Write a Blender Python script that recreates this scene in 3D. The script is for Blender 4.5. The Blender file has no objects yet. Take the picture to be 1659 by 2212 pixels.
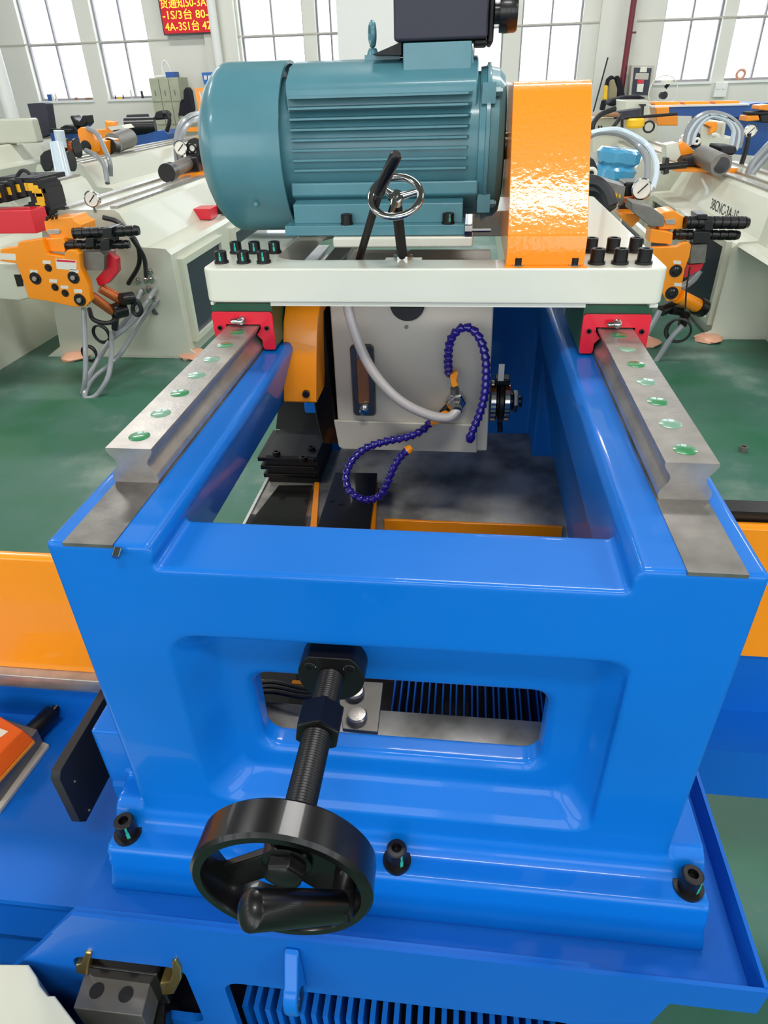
import bpy, bmesh, math, random
from mathutils import Vector, Matrix
random.seed(7)
S = bpy.context.scene
C = S.collection
PI = math.pi

# ------------------------------------------------------------------ camera
FPX, W, H = 1427.2, 1659, 2212
CAM = Vector((.0529, -.3858, .277))
PITCH, YAW, ROLL = .575, .1292, -.0313
def cam_axes():
    cp, sp, cy, sy = math.cos(PITCH), math.sin(PITCH), math.cos(YAW), math.sin(YAW)
    f = Vector((-sy*cp, cy*cp, -sp)); r = Vector((cy, sy, 0)); u = r.cross(f)
    cr, sr = math.cos(ROLL), math.sin(ROLL)
    return cr*r + sr*u, -sr*r + cr*u, f
RT, UP, FW = cam_axes()
cd = bpy.data.cameras.new('camera'); cam = bpy.data.objects.new('camera', cd); C.objects.link(cam)
cam.matrix_world = Matrix(((RT.x, UP.x, -FW.x, CAM.x), (RT.y, UP.y, -FW.y, CAM.y), (RT.z, UP.z, -FW.z, CAM.z), (0, 0, 0, 1)))
cd.sensor_fit = 'HORIZONTAL'; cd.sensor_width = 36; cd.lens = 36*FPX/W; cd.clip_start = .01; cd.clip_end = 200
S.camera = cam
FLOOR = -1.2

# ------------------------------------------------------------------ world, lights, exposure
wd = bpy.data.worlds.new('world'); S.world = wd; wd.use_nodes = True
bg = wd.node_tree.nodes['Background']; bg.inputs['Color'].default_value = (.93, .97, 1, 1); bg.inputs['Strength'].default_value = 2.9
S.view_settings.view_transform = 'Standard'; S.view_settings.look = 'None'; S.view_settings.gamma = 1
S.view_settings.use_curve_mapping = False; S.view_settings.exposure = .38
CEIL = 5.2
LAMPS = [(-5.5, -2.5), (0.6, -2.2), (6.5, -2.5), (-5.5, 3.6), (0.6, 3.4), (6.5, 3.6), (-5.5, 9), (0.6, 9), (6.5, 9)]
LAMP_W = 120

# ------------------------------------------------------------------ materials
def nmat(name): 
    m = bpy.data.materials.new(name); m.use_nodes = True
    return m, m.node_tree.nodes, m.node_tree.links, m.node_tree.nodes['Principled BSDF']
def lin(c):
    return tuple((x/12.92 if x <= .04045 else ((x+.055)/1.055)**2.4) for x in (c[0]/255, c[1]/255, c[2]/255)) + (1,)
def paint(name, rgb, rough=.35, metal=0, coat=0, bump=0, bscale=60, var=0, vscale=8, spec=.5, coat_r=.05, bdist=.001):
    m, N, L, b = nmat(name)
    b.inputs['Base Color'].default_value = lin(rgb); b.inputs['Roughness'].default_value = rough
    b.inputs['Metallic'].default_value = metal; b.inputs['Coat Weight'].default_value = coat
    b.inputs['Coat Roughness'].default_value = coat_r; b.inputs['Specular IOR Level'].default_value = spec
    tc = N.new('ShaderNodeTexCoord')
    if bump:
        n = N.new('ShaderNodeTexNoise'); n.inputs['Scale'].default_value = bscale; n.inputs['Detail'].default_value = 3
        bp = N.new('ShaderNodeBump'); bp.inputs['Strength'].default_value = bump; bp.inputs['Distance'].default_value = bdist
        L.new(tc.outputs['Object'], n.inputs['Vector']); L.new(n.outputs['Fac'], bp.inputs['Height'])
        L.new(bp.outputs['Normal'], b.inputs['Normal']); L.new(bp.outputs['Normal'], b.inputs['Coat Normal'])
    if var:
        n = N.new('ShaderNodeTexNoise'); n.inputs['Scale'].default_value = vscale; n.inputs['Detail'].default_value = 6
        r = N.new('ShaderNodeMapRange'); r.inputs['From Min'].default_value = .3; r.inputs['From Max'].default_value = .7
        r.inputs['To Min'].default_value = 1-var; r.inputs['To Max'].default_value = 1+var*.6
        mx = N.new('ShaderNodeVectorMath'); mx.operation = 'SCALE'; mx.inputs[0].default_value = lin(rgb)[:3]
        L.new(tc.outputs['Object'], n.inputs['Vector']); L.new(n.outputs['Fac'], r.inputs['Value'])
        L.new(r.outputs['Result'], mx.inputs['Scale']); L.new(mx.outputs['Vector'], b.inputs['Base Color'])
    return m
def emis(name, rgb, s):
    m, N, L, b = nmat(name); b.inputs['Base Color'].default_value = lin(rgb)
    b.inputs['Emission Color'].default_value = lin(rgb); b.inputs['Emission Strength'].default_value = s; return m
M = dict(
  blue=paint('blue enamel', (0, 108, 202), .42, coat=.35, bump=.08, bscale=45, var=.05, vscale=5, coat_r=.06, spec=.25),
  blue2=paint('blue sheet paint', (0, 96, 190), .5, coat=.2, bump=.08, bscale=90, coat_r=.15, spec=.25),
  orange=paint('orange powder coat', (255, 142, 0), .4, coat=.7, spec=.3, bump=.35, bscale=130, coat_r=.04, bdist=.0012),
  orange2=paint('orange paint', (255, 150, 0), .35, coat=.4),
  cream=paint('cream enamel', (214, 215, 200), .3, coat=.6, coat_r=.05, var=.02),
  cream2=paint('cream machine paint', (205, 207, 190), .35, coat=.4, var=.02, vscale=3),
  grayp=paint('grey casting paint', (184, 178, 165), .4, coat=.3, var=.04, vscale=9),
  teal=paint('teal motor paint', (74, 128, 140), .42, coat=.35, bump=.12, bscale=70, var=.06, vscale=20, coat_r=.12),
  black=paint('black paint', (14, 13, 15), .35, coat=.2, spec=.4),
  blackm=paint('matt black', (20, 20, 24), .6),
  charcoal=paint('charcoal plastic', (48, 48, 62), .6, bump=.1, bscale=200),
  oxide=paint('black oxide steel', (22, 20, 22), .38, metal=.3),
  bakelite=paint('black bakelite', (9, 8, 9), .3, coat=.15, spec=.35),
  red=paint('red plastic', (214, 14, 44), .35, coat=.3),
  redb=paint('dull red', (170, 30, 40), .4),
  steel=paint('ground steel', (180, 174, 168), .33, metal=.75, bump=.4, bscale=230, var=.2, vscale=38, bdist=.0006),
  seat=paint('machined seat steel', (142, 138, 134), .34, metal=.8, bump=.08, bscale=220, var=.6, vscale=16),
  chrome=paint('chrome', (190, 188, 186), .14, metal=1),
  dsteel=paint('dull steel', (128, 124, 118), .45, metal=.6, var=.15, vscale=30),
  cap=paint('green cap', (34, 128, 74), .3, coat=.7),
  cap2=paint('pale green cap', (112, 158, 134), .3, coat=.7),
  mark=paint('teal paint mark', (40, 170, 150), .5),
  green=paint('dark green block', (28, 84, 58), .4),
  navy=paint('navy plastic', (36, 22, 128), .22, coat=.5),
  clearhose=paint('braided clear hose', (190, 182, 176), .22, coat=.5, bump=.3, bscale=700),
  greyhose=paint('grey hose', (140, 144, 148), .3, coat=.4),
  rubber=paint('black hose rubber', (22, 23, 28), .45),
  amber=paint('amber oil', (140, 92, 48), .15, coat=.8),
  wall=paint('wall paint', (222, 221, 212), .7, var=.03, vscale=1.2),
  white=paint('white paint', (232, 233, 230), .5),
  dchrome=paint('dark chrome', (96, 96, 98), .32, metal=.9), ceil=paint('ceiling', (120, 122, 120), .8),
  brass=paint('brass', (196, 170, 104), .25, metal=.9),
  copper=paint('copper tube', (205, 110, 60), .3, metal=.6),
  darkglass=paint('dark panel', (34, 42, 58), .35),
  bluetrim=paint('blue parts', (30, 84, 160), .4),
  film=paint('clear film', (200, 215, 225), .15, coat=.6),
  bluefilm=paint('blue film', (70, 150, 190), .25, coat=.5),
  yellow=paint('yellow plastic', (240, 190, 20), .4),
  wood=paint('brown board', (150, 110, 80), .6),
  cloth=paint('dark cloth', (24, 22, 34), .9), cloth2=paint('khaki cloth', (150, 140, 112), .9),
  maroon=paint('maroon pipe', (110, 24, 42), .4),
  pink=paint('translucent pad', (214, 160, 130), .4), sign=paint('blue sign', (40, 110, 190), .4),
  label=paint('sticker', (228, 226, 214), .5), ledred=emis('led red', (176, 0, 20), .45), ledyel=emis('led yellow', (255, 215, 50), 1.2),
  lamp=emis('lamp glow', (255, 255, 255), 6), frame=paint('window frame', (150, 146, 150), .5),
)
# floor: green epoxy with wear
def floor_mat():
    m, N, L, b = nmat('green epoxy floor')
    tc = N.new('ShaderNodeTexCoord'); n = N.new('ShaderNodeTexNoise'); n.inputs['Scale'].default_value = 1.6; n.inputs['Detail'].default_value = 7
    n.inputs['Roughness'].default_value = .62
    r = N.new('ShaderNodeValToRGB'); r.color_ramp.elements[0].position = .36; r.color_ramp.elements[0].color = lin((36, 96, 66))
    r.color_ramp.elements[1].position = .78; r.color_ramp.elements[1].color = lin((126, 142, 130))
    e = r.color_ramp.elements.new(.56); e.color = lin((58, 102, 88))
    L.new(tc.outputs['Object'], n.inputs['Vector']); L.new(n.outputs['Fac'], r.inputs['Fac']); L.new(r.outputs['Color'], b.inputs['Base Color'])
    n2 = N.new('ShaderNodeTexNoise'); n2.inputs['Scale'].default_value = 4; n2.inputs['Detail'].default_value = 6
    mr = N.new('ShaderNodeMapRange'); mr.inputs['To Min'].default_value = .3; mr.inputs['To Max'].default_value = .6
    L.new(tc.outputs['Object'], n2.inputs['Vector']); L.new(n2.outputs['Fac'], mr.inputs['Value']); L.new(mr.outputs['Result'], b.inputs['Roughness'])
    return m
M['floor'] = floor_mat()
def glass_mat():
    m, N, L, b = nmat('window glass'); N.remove(b)
    t = N.new('ShaderNodeBsdfTransparent'); t.inputs['Color'].default_value = (.95, .98, 1, 1)
    g = N.new('ShaderNodeBsdfGlossy'); g.inputs['Roughness'].default_value = .02
    x = N.new('ShaderNodeMixShader'); x.inputs[0].default_value = .06
    L.new(t.outputs[0], x.inputs[1]); L.new(g.outputs[0], x.inputs[2]); L.new(x.outputs[0], N['Material Output'].inputs['Surface']); return m
M['glass'] = glass_mat()
def table_mat():
    m, N, L, b = nmat('oily steel table')
    tc = N.new('ShaderNodeTexCoord'); n = N.new('ShaderNodeTexNoise'); n.inputs['Scale'].default_value = 9; n.inputs['Detail'].default_value = 6
    r = N.new('ShaderNodeValToRGB'); r.color_ramp.elements[0].position = .4; r.color_ramp.elements[0].color = lin((128, 124, 116))
    r.color_ramp.elements[1].position = .66; r.color_ramp.elements[1].color = lin((214, 210, 200))
    L.new(tc.outputs['Object'], n.inputs['Vector']); L.new(n.outputs['Fac'], r.inputs['Fac']); L.new(r.outputs['Color'], b.inputs['Base Color'])
    b.inputs['Metallic'].default_value = .3; b.inputs['Roughness'].default_value = .42; return m
M['table'] = table_mat()

# ------------------------------------------------------------------ object helpers
def wloc(o):
    v = Vector((0, 0, 0))
    while o: v = v + o.location; o = o.parent
    return v
def tagp(o, label=None, cat=None, group=None, kind=None):
    if label: o['label'] = label
    if cat: o['category'] = cat
    if group: o['group'] = group
    if kind: o['kind'] = kind
    return o
def thing(name, label, cat, loc=(0, 0, 0), group=None):
    o = bpy.data.objects.new(name, None); C.objects.link(o); o.location = loc; o.empty_display_size = .05
    return tagp(o, label, cat, group)
def obj(name, bm, mat, parent=None, bev=0, seg=2, smooth=35, label=None, ang=40):
    me = bpy.data.meshes.new(name)
    if parent:
        L = wloc(parent)
        for v in bm.verts: v.co -= L
    bmesh.ops.recalc_face_normals(bm, faces=bm.faces)
    if smooth:
        for f in bm.faces: f.smooth = True
    bm.to_mesh(me); bm.free()
    if smooth and not bev: me.set_sharp_from_angle(angle=math.radians(smooth))
    o = bpy.data.objects.new(name, me); C.objects.link(o)
    for mt in (mat if isinstance(mat, (list, tuple)) else [mat]): me.materials.append(M[mt] if isinstance(mt, str) else mt)
    if parent: o.parent = parent
    if bev:
        b = o.modifiers.new('bevel', 'BEVEL'); b.width = bev; b.segments = seg; b.limit_method = 'ANGLE'; b.angle_limit = math.radians(ang)
        b.harden_normals = True
    if label: o['label'] = label
    return o
def single(name, bm, mat, label, cat, group=None, **k):
    return tagp(obj(name, bm, mat, **k), label, cat, group)
def struct(name, bm, mat, **k): return tagp(obj(name, bm, mat, **k), kind='structure')
def dup(root, d, label=None, group=None, loc=None):
    r = root.copy(); C.objects.link(r)
    r.location = (root.location + Vector(d)) if loc is None else loc
    if label: r['label'] = label
    if group: r['group'] = group
    for ch in list(root.children):
        c = ch.copy(); C.objects.link(c); c.parent = r
        for g in list(ch.children):
            e = g.copy(); C.objects.link(e); e.parent = c
    return r
def ray(u, v): return FW*FPX + RT*(u-W/2) - UP*(v-H/2)
def at(u, v, ax, val):
    d = ray(u, v); i = 'xyz'.index(ax); return CAM + d*((val-CAM[i])/d[i])

# ------------------------------------------------------------------ shape helpers
def B(): return bmesh.new()
def box(bm, x0, x1, y0, y1, z0, z1, mi=0):
    r = bmesh.ops.create_cube(bm, size=1)
    for v in r['verts']:
        v.co = Vector(((x0+x1)/2+v.co.x*(x1-x0), (y0+y1)/2+v.co.y*(y1-y0), (z0+z1)/2+v.co.z*(z1-z0)))
    if mi:
        for v in r['verts']:
            for f in v.link_faces: f.material_index = mi
    return bm
def bx(*a): return box(B(), *a)
def frame_of(d):
    d = Vector(d).normalized(); a = Vector((0, 0, 1)) if abs(d.z) < .9 else Vector((0, 1, 0))
    x = d.cross(a).normalized(); return x, x.cross(d).normalized()*-1, d
def lathe(bm, p, d, prof, n=32, rot=0, mi=0):
    """prof: list of (s, r) along direction d from point p"""
    X, Y, D = frame_of(d); p = Vector(p); rings = []
    for s, r in prof:
        if r < 1e-6: rings.append([bm.verts.new(p+D*s)])
        else: rings.append([bm.verts.new(p+D*s+X*(r*math.cos(2*PI*i/n+rot))+Y*(r*math.sin(2*PI*i/n+rot))) for i in range(n)])
    for a, b in zip(rings, rings[1:]):
        if len(a) == 1 and len(b) == 1: continue
        for i in range(n):
            j = (i+1) % n
            q = [a[0], b[i], b[j]] if len(a) == 1 else ([a[i], a[j], b[0]] if len(b) == 1 else [a[i], a[j], b[j], b[i]])
            f = bm.faces.new(q); f.material_index = mi
    if len(rings[0]) > 1: bm.faces.new(rings[0][::-1]).material_index = mi
    if len(rings[-1]) > 1: bm.faces.new(rings[-1]).material_index = mi
    return bm
def cyl(bm, a, b, r, r2=None, n=24, rot=0):
    a, b = Vector(a), Vector(b); L = (b-a).length
    return lathe(bm, a, b-a, [(0, r), (L, r if r2 is None else r2)], n, rot)
def ringl(bm, p, d, prof, n=32):
    """closed lathe: prof loop of (s,r) makes a ring"""
    X, Y, D = frame_of(d); p = Vector(p)
    rings = [[bm.verts.new(p+D*s+X*(r*math.cos(2*PI*i/n))+Y*(r*math.sin(2*PI*i/n))) for i in range(n)] for s, r in prof]
    k = len(rings)
    for q in range(k):
        a, b = rings[q], rings[(q+1) % k]
        for i in range(n): bm.faces.new([a[i], a[(i+1) % n], b[(i+1) % n], b[i]])
    return bm
def torus(bm, p, d, R, r, n=40, m=12, sy=1.0):
    return ringl(bm, p, d, [(r*sy*math.sin(2*PI*i/m), R+r*math.cos(2*PI*i/m)) for i in range(m)], n)
def prism(bm, pts, ax, a0, a1, mi=0):
    """pts 2D polygon in the other two axes in order (x,y,z without ax)"""
    def mk(p, a):
        return Vector((a, p[0], p[1])) if ax == 'x' else (Vector((p[0], a, p[1])) if ax == 'y' else Vector((p[0], p[1], a)))
    A = [bm.verts.new(mk(p, a0)) for p in pts]; Bv = [bm.verts.new(mk(p, a1)) for p in pts]
    n = len(pts); fs = [bm.faces.new(A), bm.faces.new(Bv[::-1])]
    for i in range(n): fs.append(bm.faces.new([A[i], Bv[i], Bv[(i+1) % n], A[(i+1) % n]]))
    for f in fs: f.material_index = mi
    return bm
def catmull(pts, k=8):
    P = [Vector(p) for p in pts]; P = [P[0]*2-P[1]] + P + [P[-1]*2-P[-2]]; out = []
    for i in range(1, len(P)-2):
        for j in range(k):
            t = j/k; a, b, c, d = P[i-1:i+3]
            out.append(.5*((2*b)+(c-a)*t+(2*a-5*b+4*c-d)*t*t+(3*b-a-3*c+d)*t**3))
    out.append(P[-2]); return out
def tube(bm, pts, r, n=12, k=8, mi=0):
    P = catmull(pts, k) if k else [Vector(p) for p in pts]; rings = []; prev = None
    for i, p in enumerate(P):
        d = (P[min(i+1, len(P)-1)]-P[max(i-1, 0)]).normalized()
        if prev is None: X, _, _ = frame_of(d)
        else: X = (prev - d*prev.dot(d)).normalized()
        prev = X; Y = d.cross(X)
        rings.append([bm.verts.new(p+X*(r*math.cos(2*PI*j/n))+Y*(r*math.sin(2*PI*j/n))) for j in range(n)])
    for a, b in zip(rings, rings[1:]):
        for j in range(n): bm.faces.new([a[j], a[(j+1) % n], b[(j+1) % n], b[j]]).material_index = mi
    bm.faces.new(rings[0][::-1]).material_index = mi; bm.faces.new(rings[-1]).material_index = mi
    return bm
def rr(x0, x1, z0, z1, r, n=6):
    """rounded rectangle, counter-clockwise from the lower right corner"""
    out = []
    for cx, cz, a in ((x1-r, z0+r, -PI/2), (x1-r, z1-r, 0), (x0+r, z1-r, PI/2), (x0+r, z0+r, PI)):
        for i in range(n+1):
            t = a+PI/2*i/n; out.append((cx+r*math.cos(t), cz+r*math.sin(t)))
    return out
def pxy(pts, y): return [(lambda p: (p.x, p.z))(at(u, v, 'y', y)) for u, v in pts]
def pslab(bm, pts, y, th, mi=0): return prism(bm, pxy(pts, y), 'y', y, y+th, mi)
def socket_screw(parent, p, d, rh, hh, rw=0, name='cap_screw', mark=None, mat='oxide', wmat=None):
    """socket head screw standing on p along d, with washer and hex recess"""
    bm = B(); h0 = 0
    prof = []
    if rw: prof += [(0, rw), (hh*.18, rw)]; h0 = hh*.18
    prof += [(h0, rh), (hh-rh*.12, rh), (hh, rh*.88), (hh, rh*.5), (hh-rh*.7, rh*.45), (hh-rh*.7, 0)]
    lathe(bm, p, d, prof, 24)
    o = obj(name, bm, mat, parent, smooth=30)
    if mark is not None:
        X, Y, D = frame_of(d); side = Vector(mark).normalized(); t = D.cross(side).normalized(); b2 = B(); p = Vector(p)
        for s0, s1, w in ((.25, .62, .16), (.66, .95, .1)):
            q = [p+side*rh*1.02+D*hh*a+t*rh*w*e for a in (s0, s1) for e in (-1, 1)]
            q2 = [v-side*rh*.12 for v in q]; V = [b2.verts.new(v) for v in q+q2]
            for f in ((0, 1, 3, 2), (4, 6, 7, 5), (0, 4, 5, 1), (2, 3, 7, 6), (0, 2, 6, 4), (1, 5, 7, 3)): b2.faces.new([V[i] for i in f])
        obj('paint_mark', b2, 'mark', o, smooth=0)
    return o

# ================================================================== THE HALL
struct('floor', bx(-18, 20, -8, 13.3, FLOOR-.1, FLOOR), 'floor', smooth=0)
YW = 13.0
SILL, TRANS, HEAD = .165, 1.015, 3.2
wins = [(-7.78, -6.74), (-6.45, -5.52), (-3.88, -2.79), (-2.58, -2.10), (-.42, .52), (.80, 1.76), (3.02, 3.91), (4.11, 5.02), (-10.6, -9.6), (6.9, 7.9), (8.1, 9.1)]
wins.sort()
bm = B(); xs = -18
for a, b in wins:
    box(bm, xs, a, YW, YW+.24, SILL, HEAD); xs = b
box(bm, xs, 20, YW, YW+.24, SILL, HEAD); box(bm, -18, 20, YW, YW+.24, FLOOR, SILL); box(bm, -18, 20, YW, YW+.24, HEAD, CEIL)
struct('wall_back', bm, 'wall', smooth=0)
for i, (a, b) in enumerate(wins):
    fr = B(); t = .03; y0, y1 = YW+.10, YW+.16; m = (a+b)/2
    box(fr, a, a+t, y0, y1, SILL, HEAD); box(fr, b-t, b, y0, y1, SILL, HEAD); box(fr, m-.014, m+.014, y0, y1, SILL, HEAD)
    for z in (SILL, TRANS-.03, HEAD-.03): box(fr, a, b, y0-.002, y1+.002, z, z+.04)
    w = struct('window_%d' % (i+1), fr, 'frame', smooth=0)
    obj('pane', bx(a, b, YW+.125, YW+.131, SILL, HEAD), 'glass', w, smooth=0)
    obj('window_sill', bx(a-.02, b+.02, YW-.03, YW+.10, SILL-.03, SILL+.005), 'white', w, smooth=0)
# conduit moulding along the wall and round down pipes
struct('trim_1', bx(-18, 20, YW-.02, YW, 1.0, 1.02), 'grayp', smooth=0)
struct('trim_2', bx(-2.14, -1.19, YW-.45, YW, FLOOR, CEIL), 'white', smooth=0)
for i, x in enumerate((-4.2, 2.3)):
    struct('trim_%d' % (i+3), bx(x-.28, x+.28, YW-.10, YW, FLOOR, CEIL), 'wall', smooth=0)
bm = B(); box(bm, -18.2, -18, -8, 13.3, FLOOR, 1.2); box(bm, -18.2, -18, -8, 13.3, 3.4, CEIL)
for y in range(-8, 13, 3): box(bm, -18.2, -18, y, y+1.2, 1.2, 3.4)
struct('wall_left', bm, 'wall', smooth=0)
bm = B(); box(bm, 20, 20.2, -8, 13.3, FLOOR, 1.2); box(bm, 20, 20.2, -8, 13.3, 3.4, CEIL)
for y in range(-8, 13, 3): box(bm, 20, 20.2, y, y+1.2, 1.2, 3.4)
struct('wall_right', bm, 'wall', smooth=0)
bm = B(); box(bm, -18, 20, -8.2, -8, FLOOR, -.2); box(bm, -18, 20, -8.2, -8, 4.2, CEIL)
for x in range(-18, 20, 3): box(bm, x, x+.7, -8.2, -8, -.2, 4.2)
struct('wall_front', bm, 'wall', smooth=0)
struct('ceiling', bx(-18.2, 20.2, -8.2, 13.3, CEIL, CEIL+.1), 'ceil', smooth=0)
for i, (x, y) in enumerate(LAMPS):
    t = thing('ceiling_lamp', 'long white panel lamp hanging from the factory ceiling', 'ceiling lamp', (x, y, CEIL-.5), 'ceiling lamps')
    obj('housing', bx(x-1.15, x+1.15, y-.34, y+.34, CEIL-.46, CEIL-.40), 'white', t, smooth=0)
    obj('rod', cyl(cyl(B(), (x-.9, y, CEIL-.40), (x-.9, y, CEIL), .012, n=8), (x+.9, y, CEIL-.40), (x+.9, y, CEIL), .012, n=8), 'steel', t)
    ld = bpy.data.lights.new('panel_light', 'AREA'); ld.shape = 'RECTANGLE'; ld.size = 2.2; ld.size_y = .6; ld.energy = LAMP_W; ld.color = (1, .985, .96)
    lo = bpy.data.objects.new('panel_light', ld); C.objects.link(lo); lo.parent = t; lo.location = (0, 0, .03)

# ================================================================== SAW COLUMN (blue casting)
fr = thing('saw_column', 'large bright blue cast iron column frame carrying the two rails, in the foreground', 'machine frame', (0, .5, -.49))
bm = B()
YF = .028
# front wall: nested rings, outer edge -> face -> recess -> window
def ring_verts(pts, y): return [bm.verts.new((x, y, z)) for x, z in pts]
def rect_as(pts, x0, x1, z0, z1):
    n = len(pts)//4; cs = [(x1, z0), (x1, z1), (x0, z1), (x0, z0)]
    return [(cs[i//n][0]+.0004*((i % n)-n/2)*0, cs[i//n][1]) for i in range(len(pts))]
# solid voxel casting
def wall_block(bm):
    # front wall as loops with a through window and a sunk panel, closed at the back
    n = 6
    outer = rr(-.287, .287, -.415, -.060, .004, n)
    loops = [(outer, .085), (outer, YF),
             (rr(-.205, .213, -.382, -.134, .030, n), YF), (rr(-.196, .206, -.374, -.140, .028, n), .034),
             (rr(-.176, .188, -.358, -.150, .024, n), .052), (rr(-.170, .182, -.352, -.154, .022, n), .056),
             (rr(-.150, .156, -.328, -.205, .022, n), .057), (rr(-.143, .149, -.321, -.211, .018, n), .062),
             (rr(-.143, .149, -.321, -.211, .018, n), .085)]
    R = [[bm.verts.new((x, y, z)) for x, z in l] for l, y in loops]; k = len(R[0])
    for q in range(len(R)):
        a, b = R[q], R[(q+1) % len(R)]
        for i in range(k): bm.faces.new([a[i], a[(i+1) % k], b[(i+1) % k], b[i]])
wall_block(bm)
for s in (-1, 1):
    # side beam, top land and inner wall; a step on the lower inside
    prof = [(.288, -.037), (.196, -.037), (.190, -.047), (.190, -.112), (.204, -.126), (.204, -.150), (.288, -.150)] if s > 0 else [(-.288, -.037), (-.198, -.037), (-.194, -.047), (-.228, -.148), (-.288, -.150)]
    prism(bm, prof, 'y', YF, 1.10)
    box(bm, s*.204 if s > 0 else -.288, .288 if s > 0 else -.204, YF, .16, -.44, -.140)   # front legs
    box(bm, s*.214 if s > 0 else -.288, .288 if s > 0 else -.214, .93, 1.10, -.44, -.140)
box(bm, -.2, .2, .06, .103, -.098, -.060)          # crossbar top lip
prism(bm, [(.204, -.13), (.232, -.13), (.272, -.44), (.262, -.44)], 'y', .1, 1.05)   # sloping right web
box(bm, -.2, .272, 1.04, 1.10, -.44, -.05)          # rear wall
# foot flange with sloping fillet to the front wall
prism(bm, [(YF+.01, -.405), (YF-.002, -.413), (.022, -.426), (.014, -.4315), (-.006, -.4335), (-.010, -.438), (-.016, -.470), (-.026, -.484), (-.026, -.490), (.12, -.490), (.12, -.405)], 'x', -.322, .326)
box(bm, -.352, -.28, .066, .19, -.49, -.43); box(bm, -.352, -.28, .068, .19, -.49, -.333)
box(bm, .28, .326, .066, .30, -.49, -.4335)
body = obj('casting', bm, 'blue', fr, smooth=0)
rm = body.modifiers.new('cast', 'REMESH'); rm.mode = 'VOXEL'; rm.voxel_size = .0028; rm.use_smooth_shade = True
sm = body.modifiers.new('soft', 'SMOOTH'); sm.factor = .5; sm.iterations = 2
dg = bpy.context.evaluated_depsgraph_get(); me2 = bpy.data.meshes.new_from_object(body.evaluated_get(dg))
body.modifiers.clear(); body.data = me2
if not me2.materials: me2.materials.append(M['blue'])
for s in (-1, 1):
    bm = B(); x0, x1 = sorted((s*.2275, s*.2715))
    box(bm, x0, x1, YF-.0005, 1.09, -.0395, -.0362)
    obj('machined_seat', bm, 'seat', fr, smooth=0)
for x, y in ((-.304, .010), (.004, .008), (.308, .010)):
    socket_screw(fr, (x, y, -.4345), (0, 0, 1), .0108, .027, .0155, 'base_bolt', mark=(.55, -.8, 0))
socket_screw(fr, (.311, .125, -.4345), (0, 0, 1), .0108, .027, .0155, 'base_bolt', mark=(.55, -.8, 0))
# small silver plug at the left seat corner
obj('plug', cyl(B(), (-.222, .026, -.0385), (-.222, .019, -.042), .0035, n=12), 'chrome', fr)

# ================================================================== LINEAR RAILS
RP = [(.0225, -.0008), (.0222, 0), (-.0222, 0), (-.0225, -.0008), (-.0224, -.003), (-.0205, -.0065), (-.0165, -.0120), (-.0152, -.0155), (-.0158, -.019),
      (-.0180, -.0225), (-.0212, -.0268), (-.0226, -.0300), (-.0226, -.0335), (-.0212, -.0362)]
RP = RP + [(-x, z) for x, z in RP[::-1][:-4]]
for s, off, cols in ((-1, .1537, 'abccbaaa'), (1, .1571, 'abacacaa')):
    t = thing('linear_rail', ('left' if s < 0 else 'right')+' polished steel guide rail with green hole caps, bolted on the blue frame', 'guide rail', (s*.251, .13, -.0362))
    obj('rail', prism(B(), [(s*.251+x, z) for x, z in RP], 'y', .1285 if s < 0 else .1325, 1.04), 'steel', t, smooth=25)
    for i in range(8):
        y = off+.0525*i
        if y > .6: break
        pale = (i % 2 == 1) if s > 0 else (i in (1, 3, 4))
        bm = lathe(B(), (s*.251, y, -.004), (0, 0, 1), [(0, .0101), (.0044, .0101), (.0046, .0096), (.0046, 0)], 28)
        obj('hole_cap', bm, 'cap2' if pale else 'cap', t)

# ================================================================== RAIL BLOCKS
for s in (-1, 1):
    t = thing('rail_block', ('left' if s < 0 else 'right')+' rail carriage block with red end plate under the white plate', 'rail carriage', (s*.251, .5, -.033))
    cx = s*.251
    P = [(cx-.043, -.031), (cx-.041, -.034), (cx-.027, -.034), (cx-.0245, -.030), (cx-.0245, -.020), (cx-.0175, -.013), (cx-.0245, -.004), (cx-.0245, .0015), (cx+.0245, .0015), (cx+.0245, -.004),
         (cx+.0175, -.013), (cx+.0245, -.020), (cx+.0245, -.030), (cx+.027, -.034), (cx+.041, -.034), (cx+.043, -.031)]
    top = [(cx+.043, .016), (cx+.040, .019), (cx-.040, .019), (cx-.043, .016)]
    obj('end_plate', prism(B(), P+top, 'y', .497, .501), 'red', t, bev=.0007)
    Q = [(cx+(x-cx)*1.0, z) for x, z in P+top[:1]+[(cx+.043, .0295), (cx-.043, .0295)]+top[3:]]
    obj('block_body', prism(B(), Q, 'y', .5015, .66), 'green', t, smooth=20)
    obj('top_plate', bx(cx-.04, cx+.04, .505, .65, .0295, .0345), 'dsteel', t, smooth=0)
    nb = lathe(B(), (cx, .497, .0085), (0, -1, 0), [(0, .0055), (.004, .0055), (.004, .0035), (.008, .0035), (.009, .0045), (.011, .0045), (.012, .003), (.014, 0)], 16)
    lathe(nb, (cx, .4895, .0085), (-1, -.15, 0), [(0, .0045), (.005, .0045), (.006, .003), (.010, .0034), (.0125, .0034), (.014, .0015)], 14)
    obj('grease_nipple', nb, 'brass' if 0 else 'chrome', t)
    for q in (-1, 1): socket_screw(t, (cx+q*.0335, .497, -.003), (0, -1, 0), .0032, .0022, name='screw')

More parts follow.
